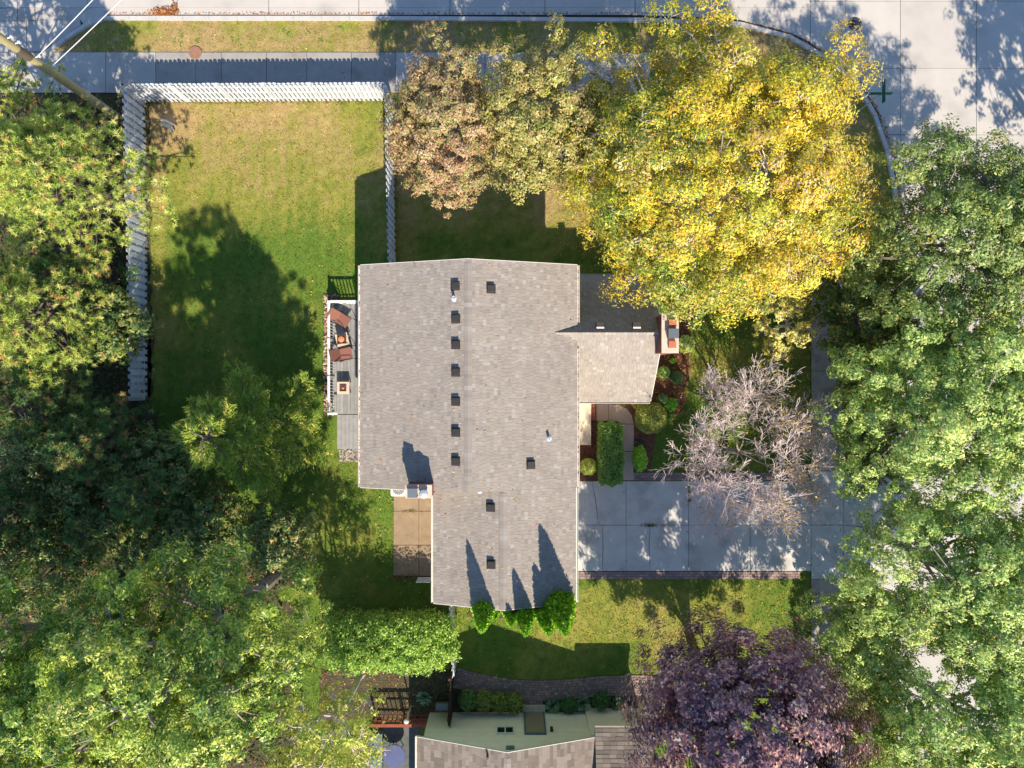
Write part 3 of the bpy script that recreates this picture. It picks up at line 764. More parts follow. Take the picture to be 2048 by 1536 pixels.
def copy_tree(o, parent=None):
    c = o.copy(); COL.objects.link(c)
    if parent: c.parent = parent
    for ch in list(o.children): copy_tree(ch, c)
    return c
ch1 = make_chair(); ch2 = copy_tree(ch1)
x, y, _ = P(687, 641, .7); ch1.location = (x, y, .30); ch1.rotation_euler.z = math.radians(-32)
x, y, _ = P(692, 707, .7); ch2.location = (x, y, .30); ch2.rotation_euler.z = math.radians(12)
ch2['label'] = 'brown sling patio chair facing the house, south of the bowl table'
def make_table():
    t = thing('side_table', 'pale square side table under the round copper bowl', 'table', (0,0,0), 'side tables on the deck')
    MB().prism(rrect(0,0,.28,.03), .44, .48).build('table_top', M['tabletop'], t)
    for a in (-1,1):
        for b in (-1,1): MB().box(a*.24-.02,a*.24+.02,b*.24-.02,b*.24+.02,0,.438).build('leg', M['tabletop'], t)
    return t
t1 = make_table(); t2 = copy_tree(t1)
x, y, _ = P(684, 679, .8); t1.location = (x, y, .30); t1.rotation_euler.z = math.radians(14)
pl = thing('planter', 'dark square planter holding a round copper bowl between the two chairs', 'planter', (x,y,.78))
mb = MB(); a = .19
for s in ((-a,a,-a,-a+.03),(-a,a,a-.03,a),(-a,-a+.03,-a+.03,a-.03),(a-.03,a,-a+.03,a-.03)): mb.box(x+s[0],x+s[1],y+s[2],y+s[3],.782,.95)
mb.box(x-a+.03,x+a-.03,y-a+.03,y+a-.03,.782,.88); mb.build('box', M['brown'], pl)
MB().lathe((x,y,.885), [(.09,0),(.135,.04),(.14,.09),(.11,.10),(.02,.115)], 22).build('bowl', M['copper'], pl)
x, y, _ = P(686, 776, .8); t2.location = (x, y, .30); t2['label'] = 'pale square side table under a low brown tray'
tr = thing('tray', 'low brown square tray on the southern side table', 'tray', (x,y,.78))
mb = MB(); a = .15; mb.box(x-a,x+a,y-a,y+a,.782,.80)
for s in ((-a,a,-a,-a+.02),(-a,a,a-.02,a),(-a,-a+.02,-a+.02,a-.02),(a-.02,a,-a+.02,a-.02)): mb.box(x+s[0],x+s[1],y+s[2],y+s[3],.80,.83)
mb.build('dish', M['brown'], tr)
MB().lathe((x,y,.80), [(.05,0),(.055,.03),(.03,.05),(.005,.055)], 14).build('candle', M['copper'], tr)

# ---------------------------------------------------------------- fences
def picket_mesh(w, h, t=.022):
    c = w*.28
    prof = [(-w/2,0),(w/2,0),(w/2,h-c),(w/2-c,h),(-w/2+c,h),(-w/2,h-c)]
    mb = MB(); n = 6
    mb.add([(p[0],-t/2,p[1]) for p in prof]+[(p[0],t/2,p[1]) for p in prof], [tuple(range(n)), tuple(range(2*n-1,n-1,-1))]+[((i+1)%n,i,n+i,n+(i+1)%n) for i in range(n)])
    return mb.mesh('picket', M['picket'])
def fence(label, a, b, h0, h1, pitch, pw, shadowbox, post_step=2.4, name='picket_fence', m=None, cat='fence', flip=1):
    a, b = Vector((a[0],a[1])), Vector((b[0],b[1])); L_ = (b-a).length; d = (b-a)/L_; nrm = Vector((-d.y,d.x))*flip; ang = math.atan2(d.y,d.x)
    t = thing(name, label, cat, ((a.x+b.x)/2,(a.y+b.y)/2,0))
    n = int(L_/pitch); hs = {}
    for k in range(n+1):
        s = k*pitch; h = h0+(h1-h0)*s/L_+random.uniform(-.008,.008); hk = round(h,2)
        if shadowbox == 'board': hk = round(hk-(.03 if k%2 else 0),2)+(.001 if k%2 else 0)
        if hk not in hs:
            hs[hk] = picket_mesh(pw*(.66 if shadowbox == 'board' and k%2 else 1), hk)
            if m: hs[hk].materials[0] = m
        off = (.045 if k%2 else -.045) if shadowbox else (.045 if k%2 else .068)
        p = a+d*s+nrm*off
        o = inst('picket', hs[hk], t, (p.x,p.y,.04), (random.uniform(-.006,.006),0,ang))
    for f in (.18,.55,.85):
        mb = MB(); c = a+(b-a)*.5
        h = (h0+h1)/2*f
        vs = []
        for s, hh in ((0,h0*f),(L_,h1*f)):
            for w, z in ((-.03,-.04),(.03,-.04),(.03,.04),(-.03,.04)):
                q = a+d*s+nrm*w; vs.append((q.x,q.y,hh+z))
        mb.add(vs, [(3,2,1,0),(4,5,6,7),(0,1,5,4),(1,2,6,5),(2,3,7,6),(3,0,4,7)]); mb.build('rail', m or M['picket'], t)
    s = 0
    while s <= L_+.1:
        q = a+d*min(s,L_)-nrm*.002; h = h0+(h1-h0)*min(s,L_)/L_
        mb = MB(); mb.rbox((q.x,q.y,h/2+.03), (.05,.05,h/2+.05), ang); mb.build('post', m or M['picket'], t)
        s += post_step
    return t
NW, NE = P(289,203)[:2], P(785,200)[:2]
fence('white picket fence between the sidewalk and the sunny back lawn', NW, NE, 1.80, 1.80, .1035, .168, 'board', 2.05, flip=-1)
fence('long white picket fence half hidden by pines on the west side of the lawn', NW, P(293,480)[:2], 1.8, 1.62, .165, .20, True, flip=1)
fence('white picket fence in pine shade running south from the sunlit fence', P(293,484)[:2], P(293,800)[:2], 1.62, 1.42, .165, .20, True, flip=1)
fence('white picket fence running from the sidewalk corner down to the house roof', P(785,206)[:2], P(790,540)[:2], 1.78, 1.62, .15, .16, True, flip=1)
fence('short white picket fence between the garage corner and the leafy green hedge', P(906,1185)[:2], P(912,1330)[:2], 1.5, 1.45, .15, .16, True, 2.0)
fence('dark brown board fence beside the brick garden path', P(905,1330)[:2], P(902,1440)[:2], 1.6, 1.6, .15, .14, False, 1.8, name='board_fence', m=M['darkwood'])
g = thing('gate', 'small white gate lying across the end of the tan slabs', 'gate', P(850,1153))
x0,y0,_ = P(837,1154); 
for k in range(5): MB().box(x0+k*.13,x0+k*.13+.11,y0-.012,y0+.012,.06,.9).build('picket', M['picket'], g)
for z in (.2,.7): MB().box(x0,x0+.64,y0+.013,y0+.043,z,z+.07).build('rail', M['picket'], g)

# white A-board on the bare patch
x, y, _ = P(336, 248, .25); ab = thing('folding_board', 'small white folded board standing on bare soil in the lawn corner', 'board', (x,y,0))
ang = math.radians(-28); d = Vector((math.cos(ang), math.sin(ang), 0)); nn_ = Vector((-d.y, d.x, 0))
for s in (-1,1):
    mb = MB(); c = Vector((x,y,0)); tp = Vector((0,0,.46))
    q = [c-d*.31+nn_*s*.15, c+d*.31+nn_*s*.15, c+d*.31+tp+nn_*s*.012, c-d*.31+tp+nn_*s*.012]; q2 = [v+nn_*s*.012 for v in q]
    mb.add(q+q2, [(0,1,2,3),(7,6,5,4),(0,4,5,1),(1,5,6,2),(2,6,7,3),(3,7,4,0)]); mb.build('panel', M['white'], ab)

# ---------------------------------------------------------------- manholes, sign, pole
x, y, _ = P(391,106); mh = thing('manhole_cover', 'rust brown round manhole cover at the edge of the sidewalk', 'manhole cover', (x,y,.03))
MB().lathe((x,y,0), [(.30,.02),(.30,.045),(.27,.05),(.265,.043),(.004,.043)], 32).build('cover', M['rust'], mh)
MB().lathe((x,y,0), [(.19,.040),(.19,.049),(.17,.049),(.17,.040)], 28, cap=False).build('ring', M['rust'], mh)
x, y, _ = P(1709,48); mh = thing('manhole_cover', 'dark round manhole cover in the street beside the yellow tree', 'manhole cover', (x,y,.03))
MB().lathe((x,y,0), [(.31,.02),(.31,.045),(.28,.05),(.27,.043),(.004,.043)], 32).build('cover', M['iron'], mh)
mb = MB()
for k in range(-3,4): mb.box(x-.2,x+.2,y+k*.06-.015,y+k*.06+.015,.0435,.050)
mb.build('ribs', M['iron'], mh)

h = 2.75; x, y, _ = P(1762,187,h)
ss = thing('street_sign', 'green street name sign with two crossed blades on a post at the corner', 'street sign', (x,y,0))
mb = MB(); mb.tube([(x,y,0),(x,y,h-.12)], .03, 8); mb.build('post', M['galv'], ss)
MB().box(x-.47,x+.47,y-.013,y+.013,h-.11,h+.10).build('blade', M['green'], ss)
MB().box(x-.013,x+.013,y-.47,y+.47,h+.11,h+.34).build('blade', M['green'], ss)
MB().box(x-.045,x+.045,y-.045,y+.045,h-.135,h-.112).build('bracket', M['galv'], ss)

bx_, by_, _ = P(238,236); po = thing('utility_pole', 'tall weathered wooden utility pole leaning out of the north-west corner', 'utility pole', (bx_,by_,0))
mb = MB(); mb.tube([(bx_,by_,0),(bx_,by_,4),(bx_,by_,8),(bx_,by_,11)], [.19,.175,.155,.135], 14); mb.build('pole', M['pole'], po)
mb = MB(); mb.tube([(bx_,by_,6.15),(bx_,by_,6.85)], .172, 14); mb.build('sleeve', mat('sleeve_brown',(96,84,74),rough=.8,noise=.2), po)
for z in (6.0, 5.15, 7.1, 7.5):
    mb = MB(); mb.tube([(bx_,by_,z),(bx_+.28,by_+.1,z)], .025, 6); mb.lathe((bx_+.3,by_+.1,z-.06), [(.03,0),(.06,.03),(.05,.08),(.06,.11),(.02,.15)], 10); mb.build('insulator', M['galv'], po)
for z, tx in ((6.02,(182,-4)),(5.17,(240,-4))):
    q = P(tx[0],tx[1],z+.2); s = Vector((bx_+.3,by_+.1,z+.05)); e_ = s+(Vector(q)-s)*2.6
    pts = [s.lerp(e_,t)+Vector((0,0,-.5*t*(1-t))) for t in np.linspace(0,1,9)]
    mb = MB(); mb.tube(pts, .018, 6)
    o = mb.build('service_cable', M['wire'], None); props(o, 'upper pale cable running from the pole over the street' if z > 5.5 else 'lower pale cable running from the pole over the grass verge', 'cable', 'cables from the utility pole')
mb = MB(); s = Vector((bx_-.1,by_-.1,4.4)); pts = [s+Vector((.35*t,-1.3*t,-.2*t)) for t in np.linspace(0,1,4)]
mb = MB(); mb.tube([(bx_+.05,by_-.18,4.9),(bx_+.1,by_-.7,4.4)], .02, 6); mb.build('bracket_arm', M['wire'], po)

# ---------------------------------------------------------------- neighbour's house
NX0, NX1, NXR = -4.07, 3.70, -.19; NY = -15.16; NHE, NHR = 2.55, 3.85; NYB = -27
nh = thing('house', 'neighbouring low house with cream siding gable and brown shingle roof', 'house', (0,-20,0))
w = MB(); gable_body(w, NX0+.25, NX1-.25, NYB, NY-.10, NHE-.05, NHE-.05, NXR, NHR-.16); w.build('wall', M['cream'], nh)
z = .25
while z < NHR-.2:
    z1 = z+.165
    def half(zz): 
        k = (zz-(NHE-.05))/((NHR-.16)-(NHE-.05)); k = min(max(k,0),1); return (NX0+.25+(NXR-NX0-.25)*k, NX1-.25+(NXR-NX1+.25)*k)
    a0, b0 = half(z); a1, b1 = half(z1-.006)
    if b1-a1 > .15:
        y0 = NY-.10
        MB().add([(a0,y0+.002,z),(b0,y0+.002,z),(b0,y0+.03,z),(a0,y0+.03,z),(a1,y0+.002,z1),(b1,y0+.002,z1),(b1,y0+.012,z1),(a1,y0+.012,z1)],
                 [(3,2,1,0),(4,5,6,7),(0,1,5,4),(1,2,6,5),(2,3,7,6),(3,0,4,7)]).build('siding_board', M['cream'], nh)
    z = z1
nr = MB()
slab_poly(nr, [(NX0,NYB-.3,NHE),(NXR,NYB-.3,NHR),(NXR,NY,NHR),(NX0,NY,NHE)], .12); slab_poly(nr, [(NX1,NYB-.3,NHE),(NX1,NY,NHE),(NXR,NY,NHR),(NXR,NYB-.3,NHR)], .12)
nroof = nr.build('roof', M['roofbase'], nh)
NT = [((156,144,132),4),((146,134,124),3),((166,154,142),3),((136,126,116),2)]
nf = MB(); LL = math.hypot(NXR-NX0, NHR-NHE)
shingle_plane(nf, (NX0,0,NHE), (0,1,0), (NXR-NX0,0,NHR-NHE), LL, lambda s: NYB-.3, lambda s: NY, e=.16, seed=21, pal=NT, lo=.28, hi=.34)
shingle_plane(nf, (NX1,0,NHE), (0,1,0), (NXR-NX1,0,NHR-NHE), LL, lambda s: NYB-.3, lambda s: NY, e=.16, seed=22, pal=NT, lo=.28, hi=.34)
nf.build('shingle_field', M['shingle'], nroof, tint=True, kind='stuff')
ridge_caps(nroof, -27.2, NY-.15, (NXR,NHR), .335, 'y', e=.2, seed=9)
gutter(nroof, NX0-.09, NX0-.004, NYB, NY, NHE)
rake(nroof, (NX0,NY+e,NHE), (NXR,NY+e,NHR), (0,1,0), h=.12); rake(nroof, (NX1,NY+e,NHE), (NXR,NY+e,NHR), (0,1,0), h=.12)
# east wing, ridge east-west
EX0, EX1, EYN, EYR, EH0, EH1 = 3.56, 6.1, -14.78, -18.4, 2.54, 3.6
MB().box(NX1-.3,EX1-.2,-22,EYN-.3,0,EH0-.03).build('wall', M['cream'], nh)
er = MB(); slab_poly(er, [(EX0,EYN,EH0),(EX0,EYR,EH1),(EX1,EYR,EH1),(EX1,EYN,EH0)], .12); slab_poly(er, [(EX0,EYR,EH1),(EX0,-22,EH0),(EX1,-22,EH0),(EX1,EYR,EH1)], .12)
eroof = er.build('roof', M['roofbase'], nh, label='roof of the side wing with straight shingle courses under the purple tree')
ef = MB(); shingle_plane(ef, (0,-22,EH0), (1,0,0), (0,EYR+22,EH1-EH0), math.hypot(EYR+22,EH1-EH0), lambda s: EX0, lambda s: EX1, e=.17, seed=24, pal=NT, lo=.28, hi=.34)
shingle_plane(ef, (0,EYN,EH0), (1,0,0), (0,EYR-EYN,EH1-EH0), math.hypot(EYR-EYN,EH1-EH0), lambda s: EX0, lambda s: EX1, e=.17, seed=23, pal=NT, lo=.28, hi=.34)
ef.build('shingle_field', M['shingle'], eroof, tint=True, kind='stuff')
gutter(eroof, EX0, EX1, EYN+.004, EYN+.09, EH0)
window(nh, (-.30,NY-.10+.035,1.85), .78, .62, '+y')
dr = MB().box(.62,1.42,NY-.065,NY-.03,.05,2.05).build('door', mat('storm_door',(150,138,122),rough=.6), nh)
MB().box(.54,.615,NY-.065,NY-.01,.05,2.12).build('door_frame', M['slate'], nh); MB().box(1.425,1.50,NY-.065,NY-.01,.05,2.12).build('door_frame', M['slate'], nh); MB().box(.54,1.50,NY-.065,NY-.005,2.125,2.2).build('door_frame', M['slate'], nh)
MB().box(.5,1.54,NY-.06,NY+.25,.0,.12).build('door_step', M['cap'], nh)
MB().box(1.68,1.80,NY-.065,NY+.06,1.7,1.95).build('porch_lamp', M['dark'], nh)
MB().box(-.25,.10,NY-.066,NY-.02,3.2,3.45).build('gable_vent', M['slate'], nh)
mb = MB(); mb.lathe((P(975,1512,3.7)[0],P(975,1512,3.7)[1],3.35), [(.05,0),(.05,.55)], 12); mb.build('vent_pipe', M['dark'], nroof)

# things west of the neighbour's house
lf = thing('lattice_fence', 'red cedar lattice screen beyond the hedge near the patio', 'fence', P(800,1432))
xa, ya, _ = P(752,1428); xb = P(868,1428)[0]
for k in range(14):
    x0 = xa+(xb-xa)*k/13
    mb = MB(); mb.add([(x0-.02,ya-.02,.1),(x0+.02,ya-.02,.1),(x0+.02,ya+.0,.1),(x0-.02,ya+.0,.1),(x0-.02,ya-.02,1.05),(x0+.02,ya-.02,1.05),(x0+.02,ya,1.05),(x0-.02,ya,1.05)], [(3,2,1,0),(4,5,6,7),(0,1,5,4),(1,2,6,5),(2,3,7,6),(3,0,4,7)])
    mb.build('slat', M['cedar'], lf)
MB().box(xa-.05,xb+.05,ya-.08,ya+.06,1.06,1.12).build('cap_rail', M['cedar'], lf)
MB().box(xa-.05,xb+.05,ya+.004,ya+.04,.15,.23).build('rail', M['cedar'], lf); MB().box(xa-.05,xb+.05,ya+.004,ya+.04,.65,.73).build('rail', M['cedar'], lf)
for x0 in (xa,(xa+xb)/2,xb): MB().box(x0-.045,x0+.045,ya-.115,ya-.025,0,1.055).build('post', M['cedar'], lf)
bn = thing('wooden_bench', 'red cedar bench top beside the lattice screen', 'bench', P(845,1438))
x0,y0,_ = P(845,1436,.5)
for k in range(3): MB().box(x0-.45,x0+.45,y0-.45+k*.14,y0-.33+k*.14,.44,.48).build('seat_slat', M['cedar'], bn)
for s in (-1,1): MB().box(x0+s*.38-.03,x0+s*.38+.03,y0-.42,y0-.08,0,.438).build('leg', M['cedar'], bn)
x, y, _ = P(813,1442,1.5); lp = thing('post_lamp', 'small white post lamp with round globe beside the lattice screen', 'lamp', (x,y,0))
mb = MB(); mb.tube([(x,y,0),(x,y,1.42)], .035, 8); mb.build('post', M['white'], lp)
MB().lathe((x,y,1.42), [(.03,0),(.10,.05),(.12,.12),(.09,.19),(.02,.23)], 16).build('globe', M['white'], lp)
x, y, _ = P(788,1512,.75); bt = thing('round_table', 'round blue patio table on the dark patio of the neighbour', 'table', (x,y,0))
MB().lathe((x,y,.70), [(.50,0),(.52,.02),(.50,.04),(.004,.045)], 32).build('table_top', M['blue'], bt)
for k in range(4):
    t = k*math.pi/2+.4; mb = MB(); mb.tube([(x+.1*math.cos(t),y+.1*math.sin(t),.69),(x+.35*math.cos(t),y+.35*math.sin(t),0)], .02, 6); mb.build('leg', M['dark'], bt)
x, y, _ = P(752,1500,.5); st = thing('storage_box', 'long slate blue storage box at the edge of the neighbour patio', 'box', (x,y,0))
MB().box(x-.25,x+.25,y-1.0,y+.7,0,.46).build('box', M['slate'], st); MB().box(x-.28,x+.28,y-1.03,y+.73,.463,.52).build('lid', M['slate'], st)
x, y, _ = P(884,1415,.9); gr = thing('barbecue_grill', 'small grey barbecue grill in the corner by the brown fence', 'grill', (x,y,0))
MB().box(x-.28,x+.28,y-.2,y+.2,.55,.75).build('firebox', M['dark'], gr)
mb = MB(); prof = [(-.2,.753),(.2,.753),(.17,.88),(.08,.95),(-.08,.95),(-.17,.88)]
mb.add([(x-.28,y+p[0],p[1]) for p in prof]+[(x+.28,y+p[0],p[1]) for p in prof], [tuple(range(5,-1,-1)), tuple(range(6,12))]+[(i,(i+1)%6,6+(i+1)%6,6+i) for i in range(6)]); mb.build('lid', M['metal'], gr)
for s in (-1,1):
    for u in (-1,1): MB().box(x+s*.24-.02,x+s*.24+.02,y+u*.16-.02,y+u*.16+.02,0,.548).build('leg', M['dark'], gr)

# ---------------------------------------------------------------- vegetation
def unit(v): return v/np.maximum(np.linalg.norm(v, axis=1, keepdims=True), 1e-9)
def rdir(n, g): return unit(g.normal(size=(n,3)))
def rhombs(C, Nn, L, Wd, g, fold=.0):
    n = len(C); a = rdir(n, g); t = unit(np.cross(Nn, a)); b = np.cross(Nn, t)
    L = np.broadcast_to(L, n)[:,None]*.5; Wd = np.broadcast_to(Wd, n)[:,None]*.5
    V = np.stack([C-t*L, C+b*Wd-Nn*fold*L, C+t*L, C-b*Wd-Nn*fold*L], 1)
    return V.reshape(-1,3)
def leaf3(C, Nn, L, Wd, g):
    n = len(C); a = rdir(n, g); t = unit(np.cross(Nn, a)); b = np.cross(Nn, t)
    L = np.broadcast_to(L, n)[:,None]; Wd = np.broadcast_to(Wd, n)[:,None]
    return np.stack([C-t*L*.5-b*Wd*.5, C+b*Wd*.5-t*L*.35, C+t*L*.6], 1).reshape(-1,3)
def tris(B, D, L, Wd, g):
    """needles / blades: base B, direction D"""
    n = len(B); s = unit(np.cross(D, rdir(n, g)))*(np.broadcast_to(Wd,n)[:,None]*.5)
    return np.stack([B-s, B+s, B+D*np.broadcast_to(L,n)[:,None]], 1).reshape(-1,3)
def pick(pal, n, g, bias=None):
    cols = np.array([lin(c) for c, w in pal]); w = np.array([w for c, w in pal], float)
    if bias is not None: w = w*bias
    return cols[g.choice(len(w), n, p=w/w.sum())]

def shell_points(n, g, lo=-.45):
    k = np.arange(n)+.5; z = 1-(1-lo)*k/n; th = k*2.39996+g.uniform(0,6)
    r = np.sqrt(np.maximum(0,1-z*z)); p = np.stack([r*np.cos(th), r*np.sin(th), z],1)
    return unit(p+g.normal(size=(n,3))*.16)

def branch(mb, a, b, r0, r1, seed, sag=.12, k=6, seg=4):
    rr = random.Random(seed); a, b = Vector(a), Vector(b); L_ = (b-a).length; pts = []; rad = []
    for i in range(seg+1):
        t = i/seg; p = a.lerp(b, t)
        if 0 < i < seg: p += Vector((rr.uniform(-1,1),rr.uniform(-1,1),rr.uniform(-.3,1)))*L_*sag*.5
        p.z += L_*sag*math.sin(math.pi*t)*.6
        pts.append(p); rad.append(r0+(r1-r0)*t)
    mb.tube(pts, rad, k)
    return pts

def tree(name, label, cat, base, H, crown, n, size, pal, K=40, seed=1, bark='bark', tr=.2, group=None, clump=(.26,.40), sub=9, up=.22,
         aspect=.62, lo=-.4, twigs=0, spread=.36, extra=(), outer=None, fill=(.60,.98), bias_sd=.5, lean=(0,0), gain=1.7, outw=.35, lmat='leaf', nr=.5, cw=.65, cb=None):
    g = np.random.default_rng(seed); cx,cy,cz,rx,ry,rz = crown
    t = thing(name, label, cat, (base[0],base[1],0), group)
    top = np.array([cx,cy,cz]); R = np.array([rx,ry,rz])
    d = shell_points(K, g, lo); q = top + d*R*g.uniform(fill[0],fill[1],(K,1))
    rc = g.uniform(clump[0],clump[1],K)*min(rx,ry)
    if name == 'oak_tree':      # an inner upper layer of leaves over the forks
        g2 = np.random.default_rng(seed+500); qi = top+shell_points(14, g2, .0)*R*np.array([.46,.46,.55]); q = np.vstack([q, qi]); rc = np.append(rc, g2.uniform(.22,.30,14)*min(rx,ry))
    for ex in extra: q = np.vstack([q,[ex[:3]]]); rc = np.append(rc, ex[3])
    wt = rc**2.2; cnt = np.maximum(30, (n*wt/wt.sum()).astype(int))
    mb = MB()
    fork = Vector((base[0]+lean[0]*.5+(cx-base[0])*.35, base[1]+lean[1]*.5+(cy-base[1])*.35, max(.8, (cz-rz)*.75+.35)))
    branch(mb, (base[0],base[1],-.05), fork, tr*1.25, tr*.85, seed, .03, 10, 5)
    mb.tube([(base[0],base[1],-.05),(base[0],base[1],.25)], [tr*1.7,tr*1.2], 10)
    trunk = mb.build('trunk', M[bark], t)
    lm = MB(); VS = []; TS = []
    mains = []
    for i, dm in enumerate(shell_points(8, g, -.1)):
        e_ = top+dm*R*.5; mains.append(e_); branch(lm, fork+Vector((0,0,g.uniform(-.2,.4))), e_, tr*.5, tr*.2, seed*31+i, .12, 6, 4)
    mains = np.array(mains)
    for i in range(len(q)):
        if rc[i] > .25:
            j = int(np.argmin(((mains-q[i])**2).sum(1))); branch(lm, mains[j], q[i], max(.02,tr*.17), .012, seed*77+i, .16, 4, 3)
        m = max(3, int(sub*g.uniform(.7,1.3)))
        sd = shell_points(m, g, -.5); sc = q[i]+sd*rc[i]*g.uniform(.55,1.0,(m,1)); sr = rc[i]*g.uniform(spread*.75,spread*1.25,m)
        if twigs and rc[i] > .2:
            for j in range(min(m, twigs)): branch(lm, q[i]+g.normal(size=3)*.05, sc[j], .014, .005, seed*991+i*50+j, .1, 3, 3)
        bias = np.exp(g.normal(size=len(pal))*bias_sd)
        if outer is not None:      # palettes may drift from inside out
            hgt = np.linalg.norm((q[i]-top)/R); bias = bias*np.array([(hgt**o if o >= 0 else (1.15-min(hgt,1.1))**(-o)) for o in outer])
        if cb is not None: bias = bias*cb((q[i]-top)/R)
        k = cnt[i]; w = g.integers(0, m, k)
        off = rdir(k, g)*(g.random((k,1))**.45)*sr[w][:,None]*np.array([1,1,.75])
        C = sc[w]+off
        Nn = unit(rdir(k,g)*nr + unit(off+1e-6)*.22 + unit((C-q[i])/rc[i])*cw + unit((C-top)/R)*outw + np.array([0,0,up]))
        L = size*g.uniform(.65,1.3,k)
        VS.append(leaf3(C, Nn, L*1.08, L*aspect*1.08, g))
        sb = np.exp(g.normal(size=(m,1))*.10)[w]
        TS.append(pick(pal, k, g, bias)*g.uniform(.8,1.2,(k,1))*sb)
    lm.build('limbs', M['twig' if bark == 'twig' else bark], t)
    np_mesh('crown', np.concatenate(VS), 3, np.clip(np.concatenate(TS)*gain,0,.85), M[lmat], t)
    return t

def px_extra(lst):
    """(px, py, height, radius px) -> metres"""
    return [(*P(a,b,h), r*(CAM_H-h)/FPX) for a,b,h,r in lst]

# --- yellow honey locust, the biggest crown
YEL = [((214,182,54),3.2),((198,174,62),2.6),((212,160,48),1.5),((156,156,56),2.6),((100,122,46),2.7),((192,170,122),1.7)]
tree('locust_tree', 'huge yellow autumn tree with spreading crown north-east of the house', 'tree', P(1340,440)[:2], 11,
     (7.75,7.5,7.0,5.2,5.0,3.6), 190000, .102, YEL, K=130, seed=3, bark='twig', tr=.30, clump=(.16,.25), sub=11, twigs=5, lo=-.35, bias_sd=1.1, gain=1.5, cb=lambda v: np.array([1,1,1+.6*v[0],1.3,max(.3,1-1.5*v[0]-.4*v[1]),1]), aspect=.5,
     extra=px_extra([(1340,40,7.5,55),(1420,20,8,60),(1150,260,6.5,46),(1205,185,6.5,48),(1215,330,6,50),(1195,90,7,40),(1250,120,7,46),(1180,400,6,50),(1240,465,6,45),(1350,560,5.5,45),(1450,590,5.5,45),(1540,590,6,45),(1660,520,6.5,50),(1720,150,7.5,45),(1690,80,7.5,45),(1740,420,6,45),(1150,330,6.5,40),(1290,520,5.5,35),(1180,465,5.5,30)]))
# --- russet and tan trees on the lawn north of the house
RUS = [((176,142,110),3),((164,150,100),3),((154,116,94),1.3),((142,148,86),2.2),((190,160,126),1.3),((112,124,64),1.4)]
tree('maple_tree', 'russet brown autumn tree beside the fence corner, thin pale branches showing', 'tree', P(925,300)[:2], 8.2,
     (-2.55,9.9,5.4,2.1,3.1,2.4), 42000, .098, RUS, K=54, gain=1.35, bias_sd=.7, seed=5, bark='greybark', tr=.14, clump=(.25,.36), sub=9, twigs=5, lo=-.35,
     extra=px_extra([(930,385,5,26),(890,350,5,40),(960,350,5,30),(820,300,5,35),(845,140,6.5,35),(880,70,6.5,25),(830,210,6,35)]))
TAN = [((166,160,92),3),((150,150,76),2.6),((186,164,108),2.0),((116,130,56),1.8),((196,178,124),1.2)]
tree('maple_tree', 'olive tan tree with half bare middle between the russet and the yellow trees', 'tree', P(1080,290)[:2], 8,
     (1.25,10.1,5.6,2.35,2.8,2.3), 42000, .098, TAN, K=54, gain=1.3, bias_sd=.7, seed=8, bark='greybark', tr=.14, clump=(.25,.36), sub=9, twigs=5, lo=-.35,
     extra=px_extra([(1110,60,6.5,30),(1085,365,5,20),(1060,330,5,40),(1180,260,6,45),(1000,110,6.5,35),(1170,120,6.5,45)]))
# --- large oaks along the east street
OAK = [((130,146,78),3),((108,130,66),3),((154,166,96),2.4),((82,106,54),2),((170,160,84),.6)]
oaks = [((16.5,6.0),11,(16.7,5.4,7.0,4.2,3.9,3.2),40000,31,'dark leafy green tree overhanging the east street, north-most of the verge trees', []),
        ((16.7,-.8),12,(16.2,-.9,7.4,4.2,3.5,3.4),46000,32,'tall green oak over the front sidewalk opposite the house', [(1720,860,6,50),(1700,960,6,45),(1760,800,6,55),(1690,900,5.5,35)]),
        ((16.9,-7.0),12,(16.7,-7.0,7.4,4.2,3.4,3.4),44000,33,'tall green oak by the driveway apron shading the street', [(1670,1250,5.5,52),(1625,1215,5,40),(1650,1320,5,46),(1740,1250,6.5,55),(1690,1300,6,50)]),
        ((17.2,-12.8),11.5,(17.0,-12.4,7.2,4.0,3.2,3.3),40000,34,'green oak in the south-east corner with trunk on the verge', [(1760,1400,5.5,52),(1750,1480,6,50),(1700,1340,6,52),(1760,1310,6.5,55),(1710,1440,5.5,42),(1735,1535,6,50)])]
for (b, H, cr, n, sd, lb, ex) in oaks:
    tree('oak_tree', lb, 'tree', b, H, cr, int(n*2.0), .102, OAK, K=74, seed=sd, bark='greybark', tr=.17, group='green trees along the east street', clump=(.17,.28), sub=11, lo=-.65, fill=(.55,1.06), aspect=.62, spread=.345, cw=.55, nr=.5, gain=(1.4 if sd == 31 else 2.1), bias_sd=.6, extra=px_extra(ex))  # north-most oak: shade put into the leaf colour by a lower gain
tree('oak_tree', 'green tree beyond the east edge of the street, past the dark leafy tree', 'tree', (25.4,7.9), 12, (25.2,7.6,7.5,2.8,3.0,3.3), 14000, .14, OAK, K=40, seed=36, tr=.24, group='green trees along the east street', clump=(.22,.34), aspect=.7)
